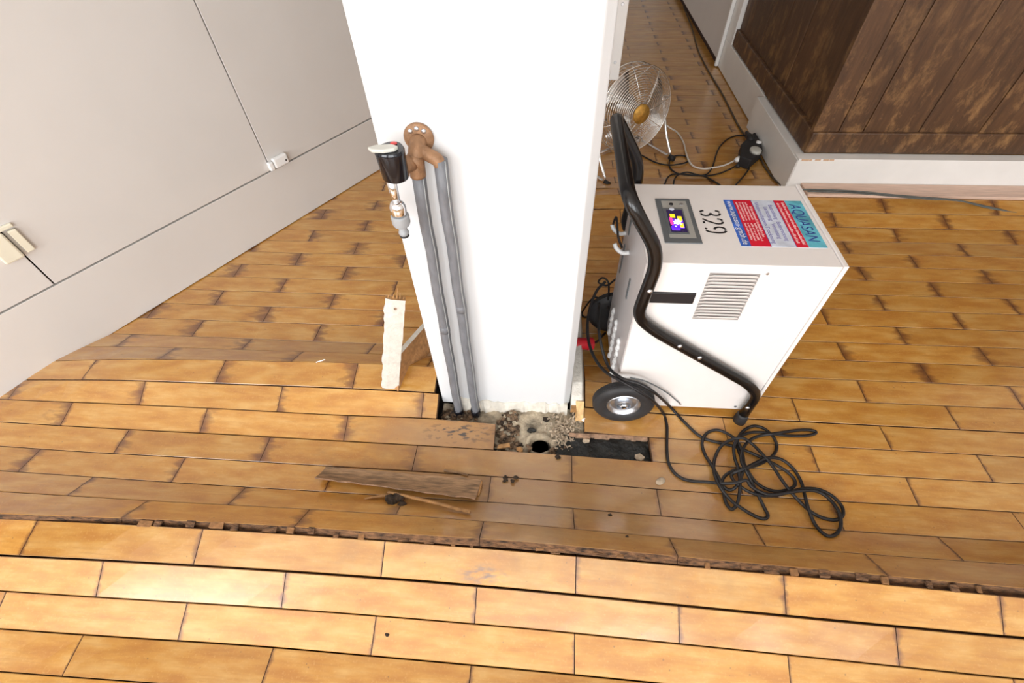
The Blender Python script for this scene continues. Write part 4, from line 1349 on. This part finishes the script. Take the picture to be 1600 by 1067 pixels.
for x, y, s in ((-0.118, 0.838, 0.026), (-0.092, 0.790, 0.022), (-0.125, 0.795, 0.024), (-0.30, 0.850, 0.022), (-0.325, 0.838, 0.024), (-0.275, 0.842, 0.020), (-0.10, 0.852, 0.02)):
    for q in range(26):
        a_, d_ = rr.uniform(0, 6.28), s * math.sqrt(rr.random())
        bx_, by_ = x + d_ * math.cos(a_), y + d_ * math.sin(a_) * 0.85
        bs_ = rr.uniform(0.0035, 0.0095)
        rub.blob((bx_, by_, mortar_z(bx_, by_) + 0.55 * math.sqrt(max(0, s * s - d_ * d_)) + bs_ * 0.1), bs_, 0.40, 1, (1.2, 1, 0.8), 0 if rr.random() < 0.62 else (1 if rr.random() < 0.5 else 2), rr.random())
ru = rub.build('rubble', [M_CRUMB, M_CLUMP, M_MORTAR], None)  # some blobs near-black, standing for the shadowed gaps between crumbs
tag(ru, 'brown crumbled rubble around the pipe ends and pillar foot', 'rubble', kind='stuff')
flk = MB()
for _ in range(260):
    x, y = rr.gauss(0.088, 0.030), rr.gauss(0.805, 0.032)
    if not (0.0 < x < 0.145 and 0.735 < y < 0.88): continue
    z = mortar_z(x, y) + rr.uniform(0.0, 0.010) + 0.004
    a, l, w = rr.uniform(0, 6.28), rr.uniform(0.002, 0.0075), rr.uniform(0.0012, 0.003)
    dx, dy = math.cos(a) * l, math.sin(a) * l
    nx_, ny_ = -math.sin(a) * w, math.cos(a) * w
    tz = rr.uniform(-0.005, 0.005)
    flk.quad_box([(x - dx - nx_, y - dy - ny_, z - tz), (x + dx - nx_, y + dy - ny_, z + tz), (x + dx + nx_, y + dy + ny_, z + tz), (x - dx + nx_, y - dy + ny_, z - tz),
                  (x - dx - nx_, y - dy - ny_, z - tz + .0015), (x + dx - nx_, y + dy - ny_, z + tz + .0015), (x + dx + nx_, y + dy + ny_, z + tz + .0015), (x - dx + nx_, y - dy + ny_, z - tz + .0015)])
tag(flk.build('plaster_flakes', M_FLAKE), 'pale flakes of plaster and bark piled at the right foot of the pillar', 'flakes', kind='stuff')
# ragged splintered lip of the cut plank above the bitumen
lip = MB()
x = 0.10
while x < 0.345:
    w = rr.uniform(0.008, 0.03)
    d = rr.uniform(0.004, 0.012)
    lip.box(x, x + w, 0.792 - d, 0.796, -0.012 - rr.uniform(0, .004), -0.003)
    x += w
lip.build('splintered_lip', M_OLDWOOD_E, floor)
for i, (x, y, s, m_, lb) in enumerate(((0.325, 0.722, 0.014, M_FLAKE, 'pale pebble at the right end of the bitumen bed'), (0.155, 0.775, 0.011, M_FLAKE, 'small tan chip on the bitumen near the pillar'),
                                       (-0.065, 0.727, 0.011, M_SPLINT, 'orange-brown rubble chunk left of the round hole'), (-0.028, 0.800, 0.013, M_BITUMEN, 'black tar chip on the pale mortar above the round hole'), (0.022, 0.838, 0.012, M_CLUMP, 'dark chip in the mortar at the foot of the pillar'))):
    tag(MB().blob((x, y, -0.010 if y < 0.79 else mortar_z(x, y) + 0.003), s, 0.35, 1, (1.2, 1.0, 0.5), 0, i).build('stone_chip', m_), lb, 'debris')
tag(MB().quad_box([(-0.138, 0.722, -0.006), (-0.095, 0.732, -0.006), (-0.098, 0.745, -0.004), (-0.135, 0.735, -0.004), (-0.138, 0.722, 0.002), (-0.095, 0.732, 0.0), (-0.098, 0.745, 0.001), (-0.135, 0.735, 0.003)]).build('wood_chip', M_SPLINT), 'yellow wood chip in the rubble beside the mouldy plank end', 'debris')

# ------------------------------------------------------------------ loose pieces on the floor
def slab(tl, tr, br, bl, n, thick, m_top, m_edge, name, cup=0.0, rag=0.004, seed=1):
    """bent board from four 3-d corners (top surface), ragged near edge"""
    r_ = random.Random(seed)
    mb = MB()
    rows = 6
    for j in range(rows + 1):
        t = j / rows
        for i in range(n + 1):
            s = i / n
            p = (Vector(tl) * (1 - s) + Vector(tr) * s) * (1 - t) + (Vector(bl) * (1 - s) + Vector(br) * s) * t
            p.z += -cup * 4 * t * (1 - t)
            if j == rows: p.y += r_.uniform(-rag, rag); p.z += r_.uniform(-rag, rag) * 0.3
            if j == 0: p.y += r_.uniform(-rag, rag) * 0.6
            mb.v.append(tuple(p))
    m = len(mb.v)
    mb.v += [(x, y, z - thick) for x, y, z in mb.v]
    W_ = n + 1
    for j in range(rows):
        for i in range(n):
            q = j * W_ + i
            mb.f.append([q + W_, q + W_ + 1, q + 1, q]); mb.mi.append(0)
            mb.f.append([m + q, m + q + 1, m + q + W_ + 1, m + q + W_]); mb.mi.append(1)
    bd = [(i, 0) for i in range(n)] + [(n, j) for j in range(rows)] + [(n - i, rows) for i in range(n)] + [(0, rows - j) for j in range(rows)]
    idx = [j * W_ + i for i, j in bd]
    for a, b in zip(idx, idx[1:] + idx[:1]):
        mb.f.append([a, b, m + b, m + a]); mb.mi.append(1)
    return mb.build(name, [m_top, m_edge])


lb = slab(on_z(509, 729, 0.026), on_z(752, 749, 0.024), on_z(742, 778, 0.050), on_z(491, 746, 0.040), 26, 0.010, M_OLDWOOD, M_OLDWOOD_E, 'loose_board', cup=0.006, rag=0.0016, seed=8)
tag(lb, 'warped rotten floor board lying loose on the planks', 'board')
zf = lambda px, py: on_floor(px, py, 0.0)


def stick(name, a, b, ra, rb_, label, m_=M_SPLINT, la=0.004, lb_=0.004):
    A, B_ = on_floor(a[0], a[1], la), on_floor(b[0], b[1], lb_)
    P = [A.lerp(B_, k / 6) + Vector((0, random.uniform(-.0015, .0015), random.uniform(-.001, .001))) for k in range(7)]
    o = MB().tube(P, [ra + (rb_ - ra) * k / 6 for k in range(7)], 6).build(name, m_)
    return tag(o, label, 'splinter')


stick('wood_splinter', (570, 779), (616, 770), 0.003, 0.006, 'short pale splinter poking left from under the loose board', la=0.004, lb_=0.022)
stick('wood_splinter', (606, 768), (735, 800), 0.004, 0.0055, 'long splinter poking right from under the loose board', lb_=0.010, la=0.026)
stick('wood_splinter', (752, 752), (747, 774), 0.005, 0.004, 'crooked splinter at the right end of the loose board', la=0.012)
stick('wood_splinter', (694, 735), (731, 742), 0.004, 0.003, 'dark sliver in the joint behind the loose board', M_OLDWOOD)
stick('paint_splinter', (494, 566), (508, 562), 0.002, 0.002, 'tiny white paint splinter on the left floor ridge', M_PLASTIC_W, 0.003, 0.008)
cl = MB()
p = on_floor(620, 783, 0.006)
for k in range(9):
    cl.blob((p.x + random.uniform(-.028, .028), p.y + random.uniform(-.014, .014), p.z + random.uniform(-.003, .006)), random.uniform(.006, .014), 0.35, 1, (1.2, 1, .8), 0, k)
tag(cl.build('dirt_clump', M_CLUMP), 'black dirt clump under the loose board', 'dirt')
p = on_floor(798, 748, 0.006)
cl = MB()
for k in range(8):
    cl.blob((p.x + random.uniform(-.018, .018), p.y + random.uniform(-.010, .010), p.z + random.uniform(-.002, .004)), random.uniform(.004, .009), 0.4, 1, (1.2, 1, .7), 0, 40 + k)
tag(cl.build('dirt_clump', M_CLUMP), 'brown dirt clump on the planks right of the loose board', 'dirt')
p = on_floor(872, 714, 0.003)
tag(MB().blob((p.x, p.y, p.z), 0.009, 0.4, 2, (1, 1.1, 0.5), 0, 77).build('dirt_crumb', M_CLUMP), 'dark crumb on the plank edge below the round hole', 'dirt')
for q, (a, b) in enumerate(((953, 805), (980, 839), (605, 992))):
    p = on_floor(a, b, 0.001)
    tag(MB().blob((p.x, p.y, p.z), 0.0045, 0.4, 1, (1.3, 1, 0.5), 0, 80 + q).build('dirt_crumb', M_CLUMP), ('lone dark crumb behind the front ridge', 'tiny dark crumb close to the front ridge', 'dark speck on the front planks')[q], 'dirt')
p = on_floor(1032, 752, 0.0015)
tag(MB().lathe([(0.0, -0.001), (0.011, -0.001), (0.0125, 0.0005), (0.011, 0.002), (0, 0.0026)], Matrix.Translation(p) @ Matrix.Rotation(0.6, 4, 'Z') @ Matrix.Diagonal((1.35, 0.85, 1, 1)), 20).build('paint_chip', M_FLAKE, None, smooth=True), 'pale oval chip left of the tangled cord', 'chip')

# broken skirting: white painted strip leaning to the pillar, and a board on edge behind it
b0 = on_floor(610, 607, 0.0)
t0 = Vector((0, 0, CAM_H)) + view_ray(618, 468).normalized() * 1.34
ax = (t0 - b0)
nx_ = Vector((0.93, -0.10, 0)).normalized()
vw = (Vector((0, 0, CAM_H)) - (b0 + t0) / 2).normalized()
nx_ = ax.normalized().cross(vw).normalized() * -1
if nx_.x < 0: nx_ = -nx_
nz_ = nx_.cross(ax.normalized()).normalized()
if nz_.dot(vw) < 0: nz_ = -nz_
st_ = thing('skirting_strip', 'chipped white painted skirting strip leaning left of the pillar', 'skirting')
sm_ = MB()
rs = random.Random(14)
n = 26
for k in range(n + 1):
    c = b0 + ax * (k / n)
    hw = 0.0275
    l = -hw - rs.choice((0, 0, 0.001, 0.003, 0.0045)); r_ = hw + rs.uniform(-0.001, 0.0012)
    for (u_, d_) in ((l, -0.010), (l, 0.002), (l + 0.018, 0.006), (r_, 0.006), (r_, -0.010)):
        sm_.v.append(tuple(c + nx_ * u_ + nz_ * (d_ - 0.004)))
for k in range(n):
    for q in range(5):
        w = (q + 1) % 5
        sm_.f.append([k * 5 + q, k * 5 + w, (k + 1) * 5 + w, (k + 1) * 5 + q]); sm_.mi.append(1 if q in (3, 4) else 0)
sm_.f.append([0, 1, 2, 3, 4]); sm_.mi.append(1)
sm_.f.append([n * 5 + q for q in range(5)][::-1]); sm_.mi.append(1)
sm_.build('strip', [M_OLDPAINT, M_SPLINT], st_)
for q, (du, ln) in enumerate(((-0.020, 0.010), (-0.006, 0.016), (0.004, 0.040), (0.012, 0.022), (0.022, 0.008))):
    a = t0 + nx_ * du - nz_ * 0.006
    MB().tube([a - ax.normalized() * 0.01, a + ax.normalized() * ln], [0.004, 0.0008], 5).build('splinter', M_SPLINT, st_)
hole = t0 - ax.normalized() * 0.035 + nx_ * 0.001 + nz_ * 0.002
MB().lathe([(0.0045, -0.003), (0.0045, 0.0012), (0.002, 0.0012), (0, 0.0004)], Matrix.Translation(hole) @ nz_.to_track_quat('Z', 'Y').to_matrix().to_4x4(), 12).build('nail_hole', M_OLDWOOD_E, st_)
P = [on_floor(622, 612, 0.002), on_z(676, 545, 0.055), on_z(668, 506, 0.135), on_z(624, 556, 0.175)]
th = Vector((-0.014, 0.010, 0.002))
eb = MB().quad_box([P[0], P[1], P[1] + th, P[0] + th, P[3], P[2], P[2] + th, P[3] + th])
eb.mi = [0, 1, 0, 0, 1, 0]
tag(eb.build('skirting_board', [M_OLDWOOD_E if False else mat('raw_board_back', (0.40, 0.20, 0.075), 0.7, var=0.25, scale=25, bump=0.2, stretch=(3, 3, 3)), M_OLDPAINT], bevel=0.001), 'skirting board on edge, raw brown back showing, between strip and pillar', 'skirting')

# skirting stub on the right flank of the pillar with a broken end
sr = thing('skirting_stub', 'white skirting stub with a broken end at the right foot of the pillar', 'skirting')
sb = MB()
ys_s = [0.872, 0.888, 0.93, 1.05, 1.20, 1.40]
hs_s = [0.050, 0.085, 0.105, 0.110, 0.110, 0.110]
for y, h in zip(ys_s, hs_s):
    sb.v += [(0.104, y, 0.004), (0.146, y, 0.004), (0.146, y, h * 0.75), (0.138, y, h), (0.104, y, h)]
for k in range(len(ys_s) - 1):
    for q in range(5):
        w = (q + 1) % 5
        sb.f.append([k * 5 + q, k * 5 + w, (k + 1) * 5 + w, (k + 1) * 5 + q]); sb.mi.append(0)
sb.f.append([4, 3, 2, 1, 0]); sb.mi.append(1)
sb.f.append([(len(ys_s) - 1) * 5 + q for q in range(5)]); sb.mi.append(1)
sb.build('board', [M_OLDPAINT, M_SPLINT], sr)
MB().quad_box([(0.120, 0.840, 0.004), (0.148, 0.836, 0.004), (0.150, 0.884, 0.004), (0.122, 0.886, 0.004), (0.126, 0.850, 0.020), (0.146, 0.842, 0.016), (0.146, 0.876, 0.070), (0.118, 0.876, 0.070)]).build('broken_end', mat('fresh_split_wood', (0.66, 0.42, 0.19), 0.7, var=0.3, scale=50, bump=0.3), sr)
MB().blob((0.150, 0.842, 0.010), 0.010, 0.25, 1, (1, 0.9, 0.9), 0, 3).build('paint_flake', M_PLASTIC_W, sr)

rd = thing('red_connector', 'red cable connector sticking out behind the pillar foot', 'connector')
RA, RB = on_z(899, 537, 0.10), on_z(925, 537, 0.085)
MB().tube([RA - Vector((0.05, 0, 0)), RA, RA.lerp(RB, 0.72)], [0.0235, 0.0235, 0.0220], 18).build('shell', M_RED, rd, auto=40)
MB().tube([RA.lerp(RB, 0.70), RB], [0.0245, 0.0240], 18).build('collar', M_RED, rd, auto=40)
cord('connector_flex', [RB + Vector((-0.004, 0, 0)), RB + Vector((0.02, 0.02, -0.01)), RB + Vector((0.04, 0.06, -0.03)), RB + Vector((0.06, 0.10, -0.05))], 0.0045, M_CORD, 'black flex leaving the red connector towards the far wheel', 'cord')

for nm, gp in (('black_flex', 'black flexes on the floor behind the dehumidifier'), ('batten_cable', 'cables lying on the batten'), ('wood_splinter', 'splinters around the loose board'),
               ('dirt_crumb', 'dark crumbs on the planks'), ('dirt_clump', 'dirt clumps near the loose board'), ('stone_chip', 'chips in the opened floor')):
    for o in list(SC.objects):
        if o.name.split('.')[0] == nm and o.parent is None:
            o['group'] = gp
